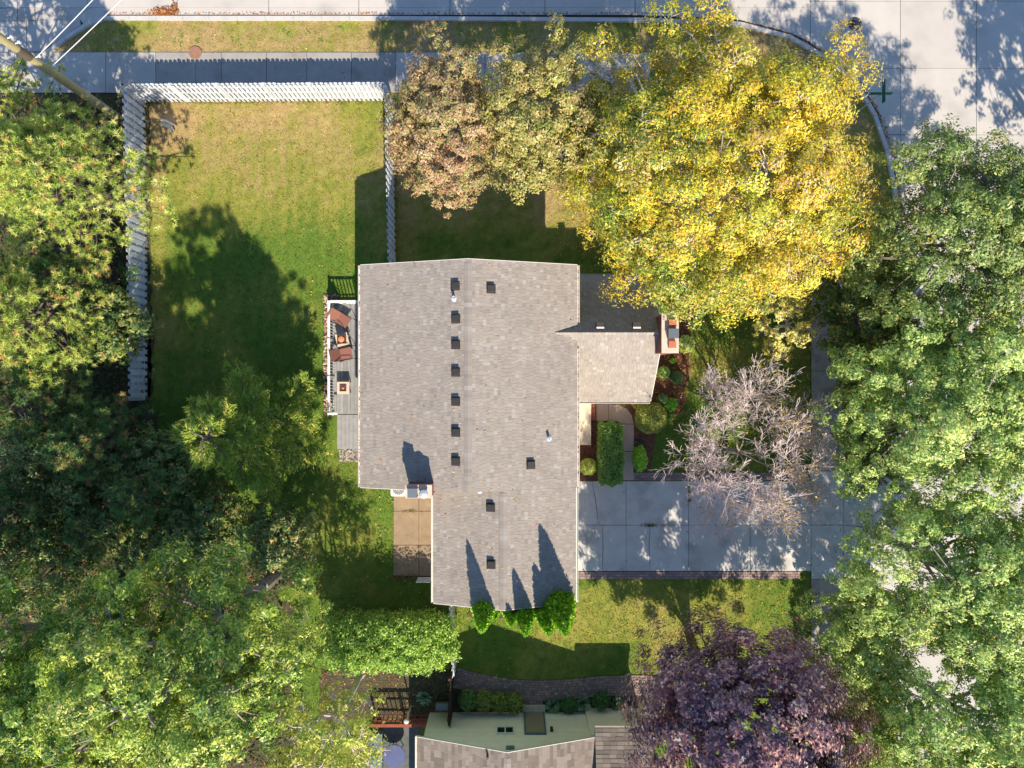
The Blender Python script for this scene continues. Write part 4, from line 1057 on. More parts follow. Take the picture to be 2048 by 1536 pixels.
# --- low dark tree between the yellow tree and the oaks
UND = [((84,104,44),3),((104,118,48),2),((66,86,40),2.4),((134,132,60),1),((180,140,50),.4)]
tree('understory_tree', 'low dark green tree between the yellow tree and the street', 'tree', P(1722,640)[:2], 5.5, (14.8,3.3,3.5,1.8,2.9,1.9), 32000, .11, UND, K=44, seed=41, tr=.12, clump=(.28,.4), lo=-.4, extra=px_extra([(1650,600,3.4,40),(1640,560,3.6,36),(1668,665,3.2,36),(1690,720,3,36)]))
for i, (px, py, lb) in enumerate(((1745,800,'added low dark leafy tree shading the verge below the northern oaks'),(1750,905,'added low dark leafy tree shading the verge just north of the driveway apron'),(1728,1262,'added low leafy tree shading the verge just south of the driveway apron'),(1730,1400,'added low leafy tree shading the verge beside the purple maple'),(1880,700,'added low leafy tree deepening the shade near the middle of the green row'))):
    x, y, _ = P(px, py, 2.6); tree('understory_tree', lb, 'tree', (x,y), 4, (x,y,2.7,1.4,1.6,1.3), 10000, .12, UND, K=26, seed=411+i, tr=.08, clump=(.28,.42), lo=-.5, gain=2.0)  # added low layer that darkens the bright pavement gaps under the oaks
SPA = [((190,180,104),3),((166,156,80),2),((140,140,70),1.4),((206,176,110),1.4)]
tree('sapling', 'small sparse tree with few yellowish leaves under the edge of the yellow crown', 'tree', P(1553,655)[:2], 4.4, (11.3,2.4,3.3,1.25,1.3,1.2), 2600, .12, SPA, K=18, seed=43, bark='twig', tr=.06, clump=(.25,.4), sub=7, twigs=6, lo=-.5)
# --- purple maple
PUR = [((112,82,90),3),((134,102,104),2.2),((84,62,78),3),((186,138,124),1.3),((206,162,140),.7)]
tree('purple_maple', 'dark purple leaved maple beside the neighbouring house', 'tree', (8.5,-12.6), 9,
     (8.55,-13.0,6.0,4.2,3.9,4.9), 100000, .115, PUR, K=104, gain=1.75, outw=1.7, up=-.05, nr=.30, cw=.25, fill=(.62,1.0), lmat='opaqueleaf', seed=51, tr=.22, clump=(.20,.30), sub=10, lo=-.2, aspect=.75,
     extra=px_extra([(1450,1215,4.2,34),(1385,1245,4.2,36),(1345,1300,4,40),(1300,1400,4,36),(1315,1345,4,30),(1560,1280,4,40),(1620,1340,4,40)]))
# --- big yellow-green trees in the south-west
SWG = [((104,126,50),3),((128,144,56),2.6),((74,102,44),2.8),((164,170,78),1.5),((186,174,104),.5)]
tree('ash_tree', 'big yellow green tree south-west of the house shading the back lawn', 'tree', (-10.2,-8.0), 15.5, (-10.2,-8.9,9.9,3.9,3.3,5.0), 92000, .108, SWG, K=92, seed=61, bark='greybark', tr=.30,
     group='big trees in the south-west corner', clump=(.15,.26), sub=9, twigs=3, lo=-.5, fill=(.35,1.08), aspect=.5, gain=1.8, bias_sd=.9,
     extra=px_extra([(605,1150,7,38),(618,1230,6.5,42),(600,1310,6,42),(640,1285,5,32),(585,1390,6,40)])+[(-13.5,-8.0,11,.9),(-13.2,-9.5,10.2,.8),(-13.8,-7.0,9,.8),(-13.0,-6.6,10.5,.7)])
tree('ash_tree', 'big bright yellow green tree filling the south-west corner', 'tree', (-13.6,-11.2), 14.5, (-14.2,-11.1,8.8,3.3,3.2,4.2), 70000, .112, [(c,w*(2 if i in (1,3) else 1)) for i,(c,w) in enumerate(SWG)], K=64, seed=62, bark='greybark', tr=.28,
     group='big trees in the south-west corner', clump=(.18,.30), sub=9, twigs=3, lo=-.4, aspect=.5, gain=2.1, bias_sd=.9)
tree('ash_tree', 'yellow green tree at the far west edge behind the dark pines', 'tree', (-17.8,-9.6), 13, (-17.8,-9.6,8.6,3.4,3.2,3.8), 44000, .115, SWG, K=50, seed=63, bark='greybark', tr=.28,
     group='big trees in the south-west corner', clump=(.20,.31), sub=9, lo=-.4, aspect=.5, gain=2.0, bias_sd=.9)
THIN = [((166,166,74),3),((146,152,64),2.4),((116,130,54),1.6),((198,178,90),.8)]
tree('sparse_tree', 'half bare tree with scattered yellow leaves beside the neighbour patio', 'tree', (-7.0,-13.5), 8.7, (-7.0,-13.4,6.3,2.3,2.1,2.3), 6500, .12, THIN, K=34, seed=66, bark='twig', tr=.12, clump=(.26,.4), sub=8, twigs=7, lo=-.5)
HED = [((110,140,50),3),((134,160,64),2.4),((84,114,44),2.2),((160,172,88),1.4)]

# --- leafy hedge by the white fence: loose tall shrub mass

# --- pines on the west side
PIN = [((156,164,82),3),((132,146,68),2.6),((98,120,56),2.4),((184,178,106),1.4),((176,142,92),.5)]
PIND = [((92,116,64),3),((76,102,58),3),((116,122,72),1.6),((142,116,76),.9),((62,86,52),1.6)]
def pine(name, label, base, H, R, n_tuft, pal, seed, z0=1.5, zpow=1.0, L=.17, blades=30, off=(0,0), group='pines along the west fence'):
    g = np.random.default_rng(seed); t = thing(name, label, 'tree', (base[0],base[1],0), group)
    mb = MB(); mb.tube([(base[0],base[1],-.05),(base[0],base[1],H*.5),(base[0],base[1],H)], [.24,.16,.03], 10); mb.build('trunk', M['bark'], t)
    lm = MB(); VS, TS = [], []; nb = max(16, n_tuft//26); per = n_tuft//nb
    for i in range(nb):
        u = (i+.5)/nb; z = z0+(H-z0)*u**.9; rr = R*(1-((z-z0)/(H-z0)))**.75*g.uniform(.75,1.1)+.25; th = i*2.39996+g.uniform(-.3,.3)
        dirv = np.array([math.cos(th), math.sin(th), g.uniform(.05,.35)])
        a = np.array([base[0],base[1],z]); tip = a+dirv*rr+np.array([off[0],off[1],0])*(1-u)
        lm.tube([a, a+(tip-a)*.5+np.array([0,0,-.05]), tip], [.05,.03,.012], 4)
        bias = np.exp(g.normal(size=len(pal))*.4)
        s = g.uniform(.35,1.0,per)**.7; side = np.array([-dirv[1],dirv[0],0])
        w = (1.05-s)*rr*.55+.14
        C = a+(tip-a)*s[:,None]+side*(g.uniform(-1,1,per)*w)[:,None]+np.array([0,0,1])*(g.normal(size=per)*.12+.06)[:,None]
        out = unit(dirv*.5+side*(g.uniform(-.6,.6,per))[:,None]+np.array([0,0,.7])+g.normal(size=(per,3))*.2)
        B = np.repeat(C, blades, 0); D = unit(np.repeat(out, blades, 0)*.45+rdir(per*blades, g))
        B = B+D*.02
        VS.append(tris(B, D, L*g.uniform(.7,1.2,per*blades), .028, g))
        tc = pick(pal, per, g, bias)*np.exp(g.normal(size=(per,1))*.16)
        TS.append(np.repeat(tc, blades, 0)*g.uniform(.85,1.15,(per*blades,1)))
    lm.build('limbs', M['bark'], t)
    np_mesh('crown', np.concatenate(VS), 3, np.clip(np.concatenate(TS)*1.95,0,.85), M['needle'], t)
    return t
pine('pine_tree', 'sunlit yellow green pine overhanging the north end of the west fence', (-17.6,7.9), 9.5, 3.6, 2600, PIN, 81, z0=2.2)
pine('pine_tree', 'yellow green pine at the north-west edge below the utility pole', (-20.9,10.7), 9.5, 3.4, 1500, PIN, 82, z0=2)
pine('pine_tree', 'pine with sunlit golden top west of the shaded white fence', (-19.3,2.6), 9.5, 3.3, 2200, PIN, 83, z0=2)
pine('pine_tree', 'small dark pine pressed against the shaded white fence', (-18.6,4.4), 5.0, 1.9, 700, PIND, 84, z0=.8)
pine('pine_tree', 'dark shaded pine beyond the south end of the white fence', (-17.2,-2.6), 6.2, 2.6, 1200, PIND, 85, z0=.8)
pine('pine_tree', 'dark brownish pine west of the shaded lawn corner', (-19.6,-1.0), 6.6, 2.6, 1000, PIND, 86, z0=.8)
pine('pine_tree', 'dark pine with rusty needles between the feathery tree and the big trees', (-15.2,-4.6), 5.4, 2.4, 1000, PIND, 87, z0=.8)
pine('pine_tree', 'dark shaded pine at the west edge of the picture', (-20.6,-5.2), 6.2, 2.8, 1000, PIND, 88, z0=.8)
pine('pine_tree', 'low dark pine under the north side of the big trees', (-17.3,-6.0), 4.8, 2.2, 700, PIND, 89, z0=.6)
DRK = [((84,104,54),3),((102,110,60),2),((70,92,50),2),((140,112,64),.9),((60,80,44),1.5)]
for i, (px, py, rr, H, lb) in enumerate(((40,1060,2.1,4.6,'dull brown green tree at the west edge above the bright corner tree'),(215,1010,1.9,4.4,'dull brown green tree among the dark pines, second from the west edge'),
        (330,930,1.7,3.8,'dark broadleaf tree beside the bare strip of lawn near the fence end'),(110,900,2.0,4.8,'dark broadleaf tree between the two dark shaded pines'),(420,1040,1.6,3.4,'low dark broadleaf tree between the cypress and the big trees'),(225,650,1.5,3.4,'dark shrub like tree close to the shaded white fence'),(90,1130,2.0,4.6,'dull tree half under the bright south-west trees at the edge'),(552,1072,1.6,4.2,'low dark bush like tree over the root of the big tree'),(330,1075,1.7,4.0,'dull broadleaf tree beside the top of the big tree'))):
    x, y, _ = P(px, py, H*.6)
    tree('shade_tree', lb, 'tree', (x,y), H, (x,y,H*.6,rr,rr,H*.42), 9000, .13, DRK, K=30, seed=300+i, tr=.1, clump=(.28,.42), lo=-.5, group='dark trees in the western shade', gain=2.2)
# --- feathery cypress on the back lawn
FEA = [((122,138,54),3),((102,124,52),3),((146,150,64),2),((80,100,46),1.6),((168,160,84),.6)]
def feathery(name, label, base, H, R, nb, pal, seed):
    g = np.random.default_rng(seed); t = thing(name, label, 'tree', (base[0],base[1],0))
    mb = MB(); mb.tube([(base[0],base[1],-.05),(base[0]+.1,base[1],H*.5),(base[0],base[1],H)], [.2,.13,.03], 10); mb.build('trunk', M['bark'], t)
    lm = MB(); VS, TS = [], []
    for i in range(nb):
        u = (i+.5)/nb; z = 1.2+(H-1.2)*u; rr = R*(1-u*.86)*g.uniform(.4,1.25)+.3; th = i*2.39996+g.uniform(-.5,.5)
        a = np.array([base[0],base[1],z]); d = np.array([math.cos(th),math.sin(th),g.uniform(.0,.45)]); tip = a+d*rr
        lm.tube([a, a+(tip-a)*.5+np.array([0,0,.12]), tip], [.045,.03,.008], 4)
        side = np.array([-d[1],d[0],0]); ns = int(26*rr/1.5)+8; bias = np.exp(g.normal(size=len(pal))*.35)
        for sgn in (-1,1):
            s = g.uniform(.15,1,ns); st = a+(tip-a)*s[:,None]; Ls = (1.1-s)*rr*.5+.2
            dd = unit(d*.75+side*sgn*g.uniform(.4,1.0,(ns,1))+np.array([0,0,.0])+g.normal(size=(ns,3))*.12)
            k = 14; f = g.random((ns,k,1)); C = (st[:,None]+dd[:,None]*Ls[:,None,None]*f+g.normal(size=(ns,k,3))*.035).reshape(-1,3)
            D = unit(np.repeat(dd,k,0)+g.normal(size=(ns*k,3))*.45+np.array([0,0,.15]))
            VS.append(tris(C, D, g.uniform(.10,.22,ns*k), .038, g))
            TS.append(np.repeat(pick(pal, ns, g, bias),k,0)*g.uniform(.8,1.2,(ns*k,1)))
    lm.build('limbs', M['bark'], t)
    np_mesh('crown', np.concatenate(VS), 3, np.clip(np.concatenate(TS)*1.95,0,.85), M['needle'], t)
feathery('cypress_tree', 'feathery olive green conifer standing in the shaded lawn west of the deck', (-10.9,-1.9), 8.0, 2.55, 66, FEA, 91)

# --- bare tree by the driveway
def bare_tree(base, H, R, seed):
    r = random.Random(seed); g = np.random.default_rng(seed); t = thing('bare_tree', 'nearly leafless tree with pale pinkish twigs beside the driveway', 'tree', (base[0],base[1],0))
    mb = MB(); lm = MB(); bm = MB(); tips = []
    mb.tube([(base[0],base[1],-.05),(base[0],base[1],.3),(base[0]+.05,base[1]+.05,1.6)], [.2,.14,.11], 10); mb.build('trunk', M['greybark'], t)
    def grow(p, d, L_, rad, lev):
        pts = [p]; q = p.copy(); dd = d.copy(); n = 3
        for i in range(n):
            dd = (dd+Vector((r.uniform(-1,1),r.uniform(-1,1),r.uniform(-.5,.7)))*.30).normalized(); q = q+dd*(L_/n); pts.append(q.copy())
        (bm if lev < 2 else lm).tube(pts, [max(rad*q_,.0075) for q_ in (1,.85,.7,.5)], 5 if lev < 2 else 3)
        if lev >= 4: tips.append(q); return
        for k in range(r.choice((2,3,3,4)) if lev else 5):
            nd = (dd+Vector((r.uniform(-1,1),r.uniform(-1,1),r.uniform(-.25,.55)))*(.75)).normalized()
            grow(q, nd, L_*r.uniform(.60,.82), rad*.58, lev+1)
        for k in range(4):
            i = r.choice((1,2,3)); nd = (dd+Vector((r.uniform(-1,1),r.uniform(-1,1),r.uniform(-.2,.5)))).normalized()
            if lev >= 1: grow(pts[i], nd, L_*.5, rad*.42, max(lev+1,3))
    for k in range(9):
        th = k*2*math.pi/9+r.uniform(-.25,.25); el = r.uniform(.25,1.5)
        grow(Vector((base[0]+.05,base[1]+.05,1.5)), Vector((math.cos(th),math.sin(th),el)).normalized(), 1.5*R/3, .045, 0)
    bm.build('limbs', M['greybark'], t); lm.build('twigs', M['twig'], t)
    tp = np.array([tuple(q) for q in tips]); sel = tp[g.random(len(tp)) < np.where(tp[:,0] > base[0]+.6, .14, .02)]
    C = np.repeat(sel, 5, 0)+g.normal(size=(len(sel)*5,3))*.09
    Nn = unit(rdir(len(C),g)+np.array([0,0,.6]))
    np_mesh('leaves', rhombs(C,Nn,.10,.065,g,.2), 4, pick([((186,176,96),3),((200,160,110),2),((150,146,70),1)], len(C), g), M['leaf'], t)
bare_tree((10.0,-3.05), 6, 3.3, 29)

# --- arborvitae by the garage gable
ARB = [((92,128,28),3),((112,148,36),2.2),((72,106,24),2.2),((140,168,48),1.0)]
def arborvitae(label, tip, R, seed):
    g = np.random.default_rng(seed); x, y, H = tip
    t = thing('arborvitae', label, 'tree', (x,y,0), 'columnar evergreens by the garage gable')
    def rad(z): 
        u = z/H; return R*np.minimum(1, .62+u*1.6)*np.minimum(1, ((1-u)/.62))**.75
    mb = MB(); mb.tube([(x,y,-.05),(x,y,.5)], [.09,.08], 8); mb.build('trunk', M['bark'], t)
    zs = np.linspace(.12, H*.90, 14); kk = 14; core = []
    for z in zs:
        for j in range(kk):
            a = 2*math.pi*j/kk; rr = float(rad(z))*(.80-.25*max(0,z/H-.5)); core.append((x+rr*math.cos(a), y+rr*math.sin(a), z))
    cf = [(i*kk+j, i*kk+(j+1)%kk, (i+1)*kk+(j+1)%kk, (i+1)*kk+j) for i in range(13) for j in range(kk)]
    n = int(9500*R/.6); u = g.random(n); z = .1+(H-.1)*(1-(1-u)**.62); a = g.uniform(0,2*math.pi,n)
    rr = rad(z)*(g.uniform(.78,1.04,n)+.07*np.sin(a*5+z*2.3)*g.uniform(.3,1,n)); 
    C = np.stack([x+rr*np.cos(a), y+rr*np.sin(a), z],1)
    out = np.stack([np.cos(a),np.sin(a),np.zeros(n)],1)
    D = unit(out*.55+np.array([0,0,1])*g.uniform(.3,1,(n,1))+g.normal(size=(n,3))*.3)
    s = unit(np.cross(D, out+g.normal(size=(n,3))*.7)); Lh = g.uniform(.07,.14,n)[:,None]
    V = np.stack([C-D*Lh*.5, C+s*Lh*.38, C+D*Lh*.6, C-s*Lh*.38],1).reshape(-1,3)
    np_mesh('crown', V, 4, np.clip(pick(ARB,n,g)*g.uniform(.8,1.2,(n,1))*2.7,0,.85), M['leaf'], t, (core, cf, np.tile(lin((74,104,26)),(len(cf),1))))
def tip_at(px, py, h): x, y, _ = P(px, py, h); return (x, y, h)
for a in (('columnar evergreen standing farthest west under the garage gable', tip_at(962,1266,7.8), .74, 1),
          ('smallest evergreen column close beside the west-most one', tip_at(1022,1254,6.3), .56, 2),
          ('narrow pointed evergreen in the middle of the row at the garage gable', tip_at(1052,1272,7.4), .66, 3),
          ('evergreen column leaning against the biggest evergreen', tip_at(1098,1270,7.3), .72, 4),
          ('biggest and eastmost evergreen column overlapping the garage roof edge', tip_at(1131,1270,8.3), .88, 5)): arborvitae(*a)
arborvitae('short young evergreen tucked between the west-most and the smallest columns', tip_at(990,1240,5.2), .42, 6)

# --- clipped shrubs
def shrub(name, label, cat, c, R, pal, n, size, seed, group=None, boxy=False, loose=False, shag=False):
    """c = (x, y) on the ground, R = (rx, ry, height)"""
    g = np.random.default_rng(seed); t = thing(name, label, cat, (c[0],c[1],0), group)
    rx, ry, H = R; k = 2.6 if boxy else 1.0
    d = rdir(n*2, g); d = d[d[:,2] > -.35][:n]; n = len(d)
    if boxy:
        p = d/np.maximum((np.abs(d)**6).sum(1,keepdims=True)**(1/6), 1e-6)
    else: p = d
    f = g.uniform(.86,1.03,(n,1)) if not loose else g.uniform(.45,1.08,(n,1))
    if shag: f = g.uniform(.74,1.20,(n,1))+.20*np.sin(p[:,:1]*17+1)*np.cos(p[:,1:2]*9)*np.abs(d[:,2:3])
    lump = 1+.06*np.sin(p[:,:1]*7+seed)*np.sin(p[:,1:2]*6+seed*2)
    C = np.stack([c[0]+p[:,0]*rx, c[1]+p[:,1]*ry, H*.5+p[:,2]*H*.5],1); mid = np.array([c[0],c[1],H*.5]); C = mid+(C-mid)*f*lump
    C[:,2] = np.maximum(C[:,2], .03)
    Nn = unit(d*.8+rdir(n,g)*.8+np.array([0,0,.3])); L = size*g.uniform(.65,1.3,n)
    kk, rows = 16, 9; core = []
    for i in range(rows):
        ph = math.pi*(.03+.94*i/(rows-1))
        for j in range(kk):
            a = 2*math.pi*j/kk; q = np.array([math.sin(ph)*math.cos(a), math.sin(ph)*math.sin(a), math.cos(ph)])
            if boxy: q = q/((np.abs(q)**6).sum()**(1/6))
            q = q*(.84 if not loose else .5); core.append((c[0]+q[0]*rx, c[1]+q[1]*ry, H*.5+q[2]*H*.5))
    cf = [(i*kk+j, (i+1)*kk+j, (i+1)*kk+(j+1)%kk, i*kk+(j+1)%kk) for i in range(rows-1) for j in range(kk)]
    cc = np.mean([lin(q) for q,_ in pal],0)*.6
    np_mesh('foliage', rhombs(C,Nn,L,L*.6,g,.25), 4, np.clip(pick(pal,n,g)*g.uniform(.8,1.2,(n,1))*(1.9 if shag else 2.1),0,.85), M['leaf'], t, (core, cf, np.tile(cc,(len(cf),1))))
    mb = MB(); mb.tube([(c[0],c[1],-.05),(c[0],c[1],H*.5)], [.04,.025], 6); mb.build('stem', M['bark'], t)
    return t
BOXW = [((92,120,44),3),((112,138,56),2),((76,102,40),2)]
DKSH = [((80,106,56),3),((64,90,48),2.4),((100,124,70),1.4)]
LIME = [((112,160,40),3),((140,182,56),2),((88,136,36),2)]
LGT  = [((134,158,76),3),((158,176,98),2),((108,136,60),2)]
def sh(name, label, cat, px, py, rpx, H, pal, n, size, seed, rpy=None, **kw):
    h = H*.6; x, y, _ = P(px, py, h); k = (CAM_H-h)/FPX
    return shrub(name, label, cat, (x,y), (rpx*k, (rpy or rpx)*k, H), pal, n, size, seed, **kw)
sh('clipped_hedge', 'tall clipped rectangular hedge between the porch and the front walk', 'hedge', 1221, 907, 25, 1.3, [((84,116,48),3),((104,136,60),2),((66,96,40),2)], 9000, .075, 1, rpy=62, boxy=True)
sh('round_bush', 'round yellow green bush at the driveway corner by the house wall', 'bush', 1177, 934, 17, .85, [((148,160,70),3),((172,182,92),2),((120,136,58),2)], 3000, .055, 2, boxy=False)
sh('lime_bush', 'oval bright lime green plant beside the front walk', 'bush', 1280, 918, 15, .7, LIME, 1800, .10, 3, rpy=25, loose=True)
sh('round_bush', 'large round olive bush on the lawn inside the curve of the front walk', 'bush', 1303, 836, 32, 1.2, [((110,118,50),3),((132,138,62),2),((88,100,44),2)], 7000, .06, 4)
sh('lime_bush', 'bright lime plant at the south-east corner of the low wing', 'bush', 1343, 810, 13, .5, LIME, 800, .10, 5, loose=True)
sh('round_bush', 'small dark clipped bush touching the lime plant', 'bush', 1326, 798, 11, .6, DKSH, 1400, .05, 6)
sh('round_bush', 'light green clipped bush beside the low wing wall, south of the wide chimney', 'bush', 1327, 745, 13, .75, LGT, 1900, .05, 7)
sh('round_bush', 'dark green clipped bush on the lawn side of the light green one', 'bush', 1354, 755, 13, .65, DKSH, 1700, .05, 8)
sh('round_bush', 'round green bush half under the edge of the yellow tree at the wing corner', 'bush', 1321, 573, 15, .95, BOXW, 2200, .05, 9)
sh('round_bush', 'grey green clipped bush north-east of the wide chimney', 'bush', 1353, 613, 13, .65, DKSH, 1700, .05, 10)
sh('leafy_plant', 'small light green plant between the wing wall and the grey green bush', 'plant', 1327, 619, 10, .4, LGT, 420, .10, 11, loose=True)
sh('leafy_plant', 'big leaved pale yellow green plant by the east side of the wide chimney', 'plant', 1372, 688, 17, .5, [((176,190,90),3),((200,206,130),2),((140,164,66),2)], 460, .17, 12, loose=True)
sh('leafy_plant', 'tiny green plant south of the wide chimney', 'plant', 1346, 722, 6, .25, LIME, 160, .08, 13, loose=True)
sh('leafy_plant', 'yellowing plant at the end of the wing by the front walk', 'plant', 1276, 806, 12, .45, [((170,160,70),3),((190,170,96),2),((130,136,60),2)], 420, .09, 14, loose=True)
shrub('leafy_hedge', 'bright green bushy hedge between the two houses beside the white fence', 'hedge', (-5.45,-11.35), (2.5,.98,2.6), [(c,w) for c,w in HED], 30000, .11, 71, boxy=True, shag=True)
def spiky(label, px, py, r, n, cols, seed, name='spiky_plant', H=.35, w=.05, group=None):
    g = np.random.default_rng(seed); x, y, _ = P(px, py, .15); t = thing(name, label, 'plant', (x,y,0), group)
    a = g.uniform(0,2*math.pi,n); el = g.uniform(.15,1.3,n); D = np.stack([np.cos(a)*np.cos(el),np.sin(a)*np.cos(el),np.sin(el)],1)
    L = r*g.uniform(.7,1.1,n); B = np.tile([x,y,.05],(n,1)); mid = B+D*L[:,None]*.55; tip = B+D*L[:,None]*np.array([1,1,.75])
    s = unit(np.cross(D,[0,0,1]))*w/2; V = np.stack([B, mid+s, tip, mid-s],1).reshape(-1,3)
    np_mesh('leaves', V, 4, np.clip(pick(cols,n,g)*g.uniform(.8,1.2,(n,1))*1.4,0,.85), M['leaf'], t)
    mb = MB(); mb.tube([(x,y,-.04),(x,y,.1)],[.05,.03],6); mb.build('stem', M['bark'], t)
spiky('dry brown spiky plant between the round olive bush and the lime plant', 1282, 882, .34, 110, [((120,104,84),3),((84,74,58),2),((150,134,110),1)], 1)
HOS = [((170,190,160),2),((120,156,110),3),((88,126,84),2)]
spiky('variegated hosta next to the brick path branch', 1107, 1412, .42, 150, HOS, 2, 'hosta', w=.11)
spiky('variegated hosta in the middle of the neighbour bed', 1166, 1408, .46, 170, HOS, 3, 'hosta', w=.11)
spiky('variegated hosta nearest the purple maple', 1236, 1408, .42, 150, HOS, 4, 'hosta', w=.10)
spiky('pale green hosta in the dark yard corner by the cedar lattice', 848, 1396, .42, 120, HOS, 5, 'hosta', w=.1)
DG = [((56,92,44),3),((72,110,54),2),((44,76,40),2)]
sh('leafy_plant', 'dark green plant between the first two hostas', 'plant', 1138, 1412, 16, .5, DG, 900, .11, 21, loose=True)
sh('leafy_plant', 'taller dark green plant between the middle hosta and the maple hosta', 'plant', 1203, 1402, 18, .7, DG, 1100, .11, 22, loose=True)
YG = [((92,110,48),3),((120,126,56),1.6),((70,92,42),2.4),((170,150,60),.3)]
for i, (px, lb) in enumerate(((935,'grey green shrub beside the brown fence in front of the cream gable'),(968,'dark shrub second from the brown fence in front of the cream gable'),(998,'yellowish green shrub third from the brown fence'),(1028,'shrub with yellow flecks next to the brick path branch'))):
    sh('garden_shrub', lb, 'bush', px, 1402+i*2, 19, .85, YG if i else DKSH, 1700, .10, 30+i, loose=True, rpy=20, group='shrubs in front of the cream gable')

# --- orange leaf heap in the gutter
def litter_pts(poly_px, n, g):
    p = np.array([P(*q)[:2] for q in poly_px]); lo_, hi = p.min(0), p.max(0); q = g.uniform(lo_,hi,(n*2,2)); return q[inside(p,q[:,0],q[:,1])][:n]
def litter(name, XY, z, size, pal, g, heap=0.0):
    n = len(XY); C = np.concatenate([XY, (z+g.random((n,1))*(.03+heap))],1); Nn = unit(rdir(n,g)*.55+np.array([0,0,1.0])); L = size*g.uniform(.6,1.35,n)
    o = np_mesh(name, rhombs(C,Nn,L,L*.65,g,.3), 4, pick(pal,n,g)*g.uniform(.75,1.2,(n,1)), M['litter']); props(o, kind='stuff'); return o
g = np.random.default_rng(5)
BRN = [((176,116,70),3),((150,98,62),2),((196,140,88),2),((120,82,56),1.5)]
gp = np.concatenate([g.normal(size=(260,2))*[.26,.10]+np.array(P(328,25)[:2]), g.normal(size=(90,2))*[.10,.12]+np.array(P(350,20)[:2])])
litter('fallen_leaves', gp, .04, .10, BRN, g, .08)
gut = np.concatenate([np.stack([g.uniform(*sorted((P(210,0)[0],P(1300,0)[0])),700), P(0,29.0)[1]+np.abs(g.normal(size=700))*.05],1)])
litter('fallen_leaves', gut, .03, .07, BRN, g)
cr = resample(G(curb_px[5:]), .05); gc = np.array([(q.x+abs(g.normal())*.10+.08, q.y+g.normal()*.04) for q in cr for _ in range(4)])
litter('fallen_leaves', gc, .03, .08, BRN, g)
YLF = [((214,184,70),3),((196,164,84),2),((178,132,78),2),((216,196,130),1)]
pts = np.concatenate([litter_pts([(1150,330),(1620,480),(1640,900),(1380,900),(1100,500)],4200,g), litter_pts([(1560,500),(1800,520),(1800,1250),(1560,1250)],1600,g), litter_pts([(300,60),(1500,40),(1500,190),(300,190)],350,g),
                      litter_pts([(300,210),(780,210),(700,930),(300,930)],420,g), litter_pts([(560,930),(860,930),(860,1230),(560,1230)],380,g), litter_pts([(905,1220),(1560,1160),(1560,1370),(905,1370)],360,g),
                      litter_pts([(1160,965),(1620,965),(1620,1140),(1160,1140)],130,g)])
litter('fallen_leaves', pts, .02, .075, YLF+BRN[:2], g)
pts = np.concatenate([litter_pts([(0,420),(290,430),(300,820),(360,1100),(585,1130),(585,1536),(0,1536)],9000,g), litter_pts([(0,190),(282,190),(284,440),(0,440)],1500,g), litter_pts([(640,1340),(898,1340),(895,1440),(640,1440)],600,g),
                      litter_pts([(1690,540),(1800,540),(1800,1500),(1690,1500)],2200,g), litter_pts([(1305,560),(1378,565),(1380,720),(1362,826),(1318,826)],700,g)])
litter('fallen_leaves', pts, .015, .09, BRN+[((96,80,56),2),((84,92,56),1)], g)
pts = np.concatenate([litter_pts([(0,440),(285,450),(300,820),(360,1100),(575,1120),(585,1536),(0,1536)],16000,g), litter_pts([(0,190),(282,195),(284,440),(0,440)],2500,g)])
litter('undergrowth', pts, .03, .14, [((84,96,52),3),((66,82,44),3),((104,108,58),1.5),((120,100,62),1)], g, .45)
rl = []
for _ in range(150):
    x, y = g.uniform(XW,XE), g.uniform(GN_S,YN)
    if y < YS and x < GW+.1: continue
    rl.append((x,y,roof_z(x,y)+.02))
rl = np.array(rl); litter('fallen_leaves', rl[:,:2], rl[:,2:3], .07, BRN+YLF, g)
gl = np.concatenate([np.stack([np.full(160,XW-.045)+g.normal(size=160)*.015, g.uniform(YS,YN,160)],1)]); litter('fallen_leaves', gl, HEW-.10, .05, BRN, g)
gl = np.concatenate([np.stack([np.full(110,XE+.045)+g.normal(size=110)*.015, g.uniform(YS,YN,110)],1)]); litter('fallen_leaves', gl[(gl[:,1]<1.3)|(gl[:,1]>2.5)], HE-.10, .05, BRN, g)
# plant tufts in the driveway joints and along the slabs
jt = np.concatenate([np.array(P(1300,1050)[:2])+g.normal(size=(90,2))*[.16,.04], np.array(P(1377,978)[:2])+g.normal(size=(30,2))*[.03,.08], np.array(P(1378,1000)[:2])+g.normal(size=(40,2))*[.06,.05],
                     np.array(P(820,1022)[:2])+g.normal(size=(40,2))*[.2,.03], np.stack([g.uniform(P(785,0)[0],P(840,0)[0],160), P(0,1154)[1]+g.normal(size=160)*.08],1)])
litter('joint_weeds', jt, .03, .07, [((110,112,60),2),((150,110,70),2),((90,80,50),1)], g, .05)

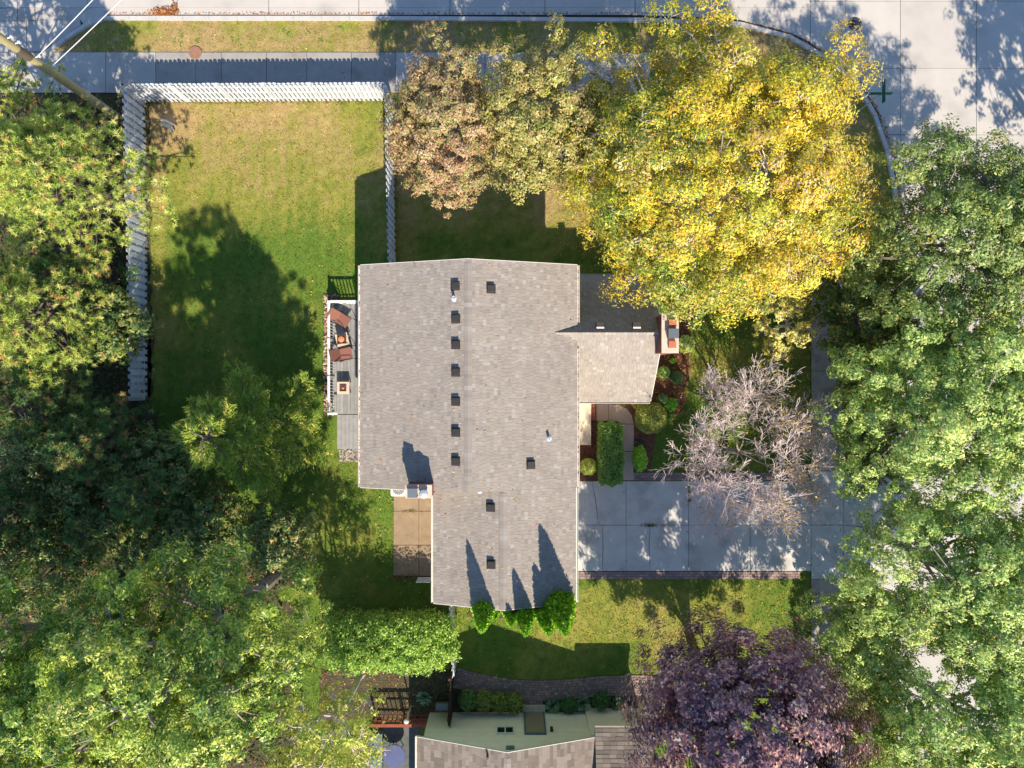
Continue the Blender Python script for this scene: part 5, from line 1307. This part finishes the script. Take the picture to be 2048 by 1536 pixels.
# weeds in the lawn and rough grass at the feet of the fences
wc = np.concatenate([litter_pts([(300,215),(775,215),(700,900),(300,900)],30,g), litter_pts([(560,930),(780,930),(860,1230),(560,1230)],45,g), litter_pts([(910,1240),(1560,1170),(1560,1350),(910,1350)],22,g),
                     litter_pts([(1390,640),(1615,640),(1615,930),(1390,930)],40,g), litter_pts([(300,42),(1280,42),(1280,98),(300,98)],20,g)])
wp = (wc[:,None,:]+g.normal(size=(len(wc),16,2))*g.uniform(.04,.14,(len(wc),1,1))).reshape(-1,2)
litter('lawn_weeds', wp, .005, .08, [((112,138,62),3),((126,148,72),2),((144,152,86),1)], g, .03)
def fence_grass(a, b, n):
    t = g.random((n,1)); q = np.array(a)+(np.array(b)-np.array(a))*t+g.normal(size=(n,2))*.07; return q
fg = np.concatenate([fence_grass(NW,NE,1500), fence_grass(NW,P(293,480)[:2],800), fence_grass(P(293,484)[:2],P(293,800)[:2],900), fence_grass(P(785,206)[:2],P(790,540)[:2],1100), fence_grass(P(906,1185)[:2],P(912,1330)[:2],500)])
n = len(fg); D = unit(np.stack([g.normal(size=n)*.5,g.normal(size=n)*.5-.1,g.uniform(.5,1.2,n)],1))
props(np_mesh('rough_grass', tris(np.concatenate([fg,np.zeros((n,1))],1), D, g.uniform(.12,.32,n), .028, g), 3, pick([((150,146,76),3),((120,136,60),2),((180,160,110),1.5)], n, g), M['blade']), kind='stuff')
# --- lawn grass blades
N_B = 330000
xy = np.stack([g.uniform(-24.5,24.5,N_B), g.uniform(-19,18.6,N_B)],1)
ok = np.ones(N_B, bool)
for poly in HARD:
    lo_, hi = poly.min(0), poly.max(0); m = ok & (xy[:,0] > lo_[0]) & (xy[:,0] < hi[0]) & (xy[:,1] > lo_[1]) & (xy[:,1] < hi[1])
    idx = np.where(m)[0]
    if len(idx): ok[idx[inside(poly, xy[idx,0], xy[idx,1])]] = False
ok &= ~((xy[:,0] > XW+.3)&(xy[:,0] < XE-.3)&(xy[:,1] > GN_S+.3)&(xy[:,1] < YN-.3)&~((xy[:,0] < GW)&(xy[:,1] < YS)))
xy = xy[ok]; n = len(xy)
zz = (vnoise(xy[:,0],xy[:,1],.9,5)-.5)*.03+(vnoise(xy[:,0],xy[:,1],2.9,6)-.5)*.015-.02
B = np.concatenate([xy, zz[:,None]],1); a = vnoise(xy[:,0],xy[:,1],.6,9)*9+g.normal(size=n)*.9
D = unit(np.stack([np.cos(a),np.sin(a),g.uniform(.25,1.3,n)],1))
props(np_mesh('grass', tris(B, D, g.uniform(.07,.14,n), g.uniform(.018,.034,n), g), 3, np.clip(lawn_rgb(xy[:,0],xy[:,1])*np.exp(g.normal(size=(n,1))*.22),0,1), M['blade']), kind='stuff')
print('TRIS', sum(len(p.data.loops)-2*len(p.data.polygons) for p in SC.objects if p.type == 'MESH'))
print('POLYS', sum(len(p.data.polygons) for p in SC.objects if p.type == 'MESH'))
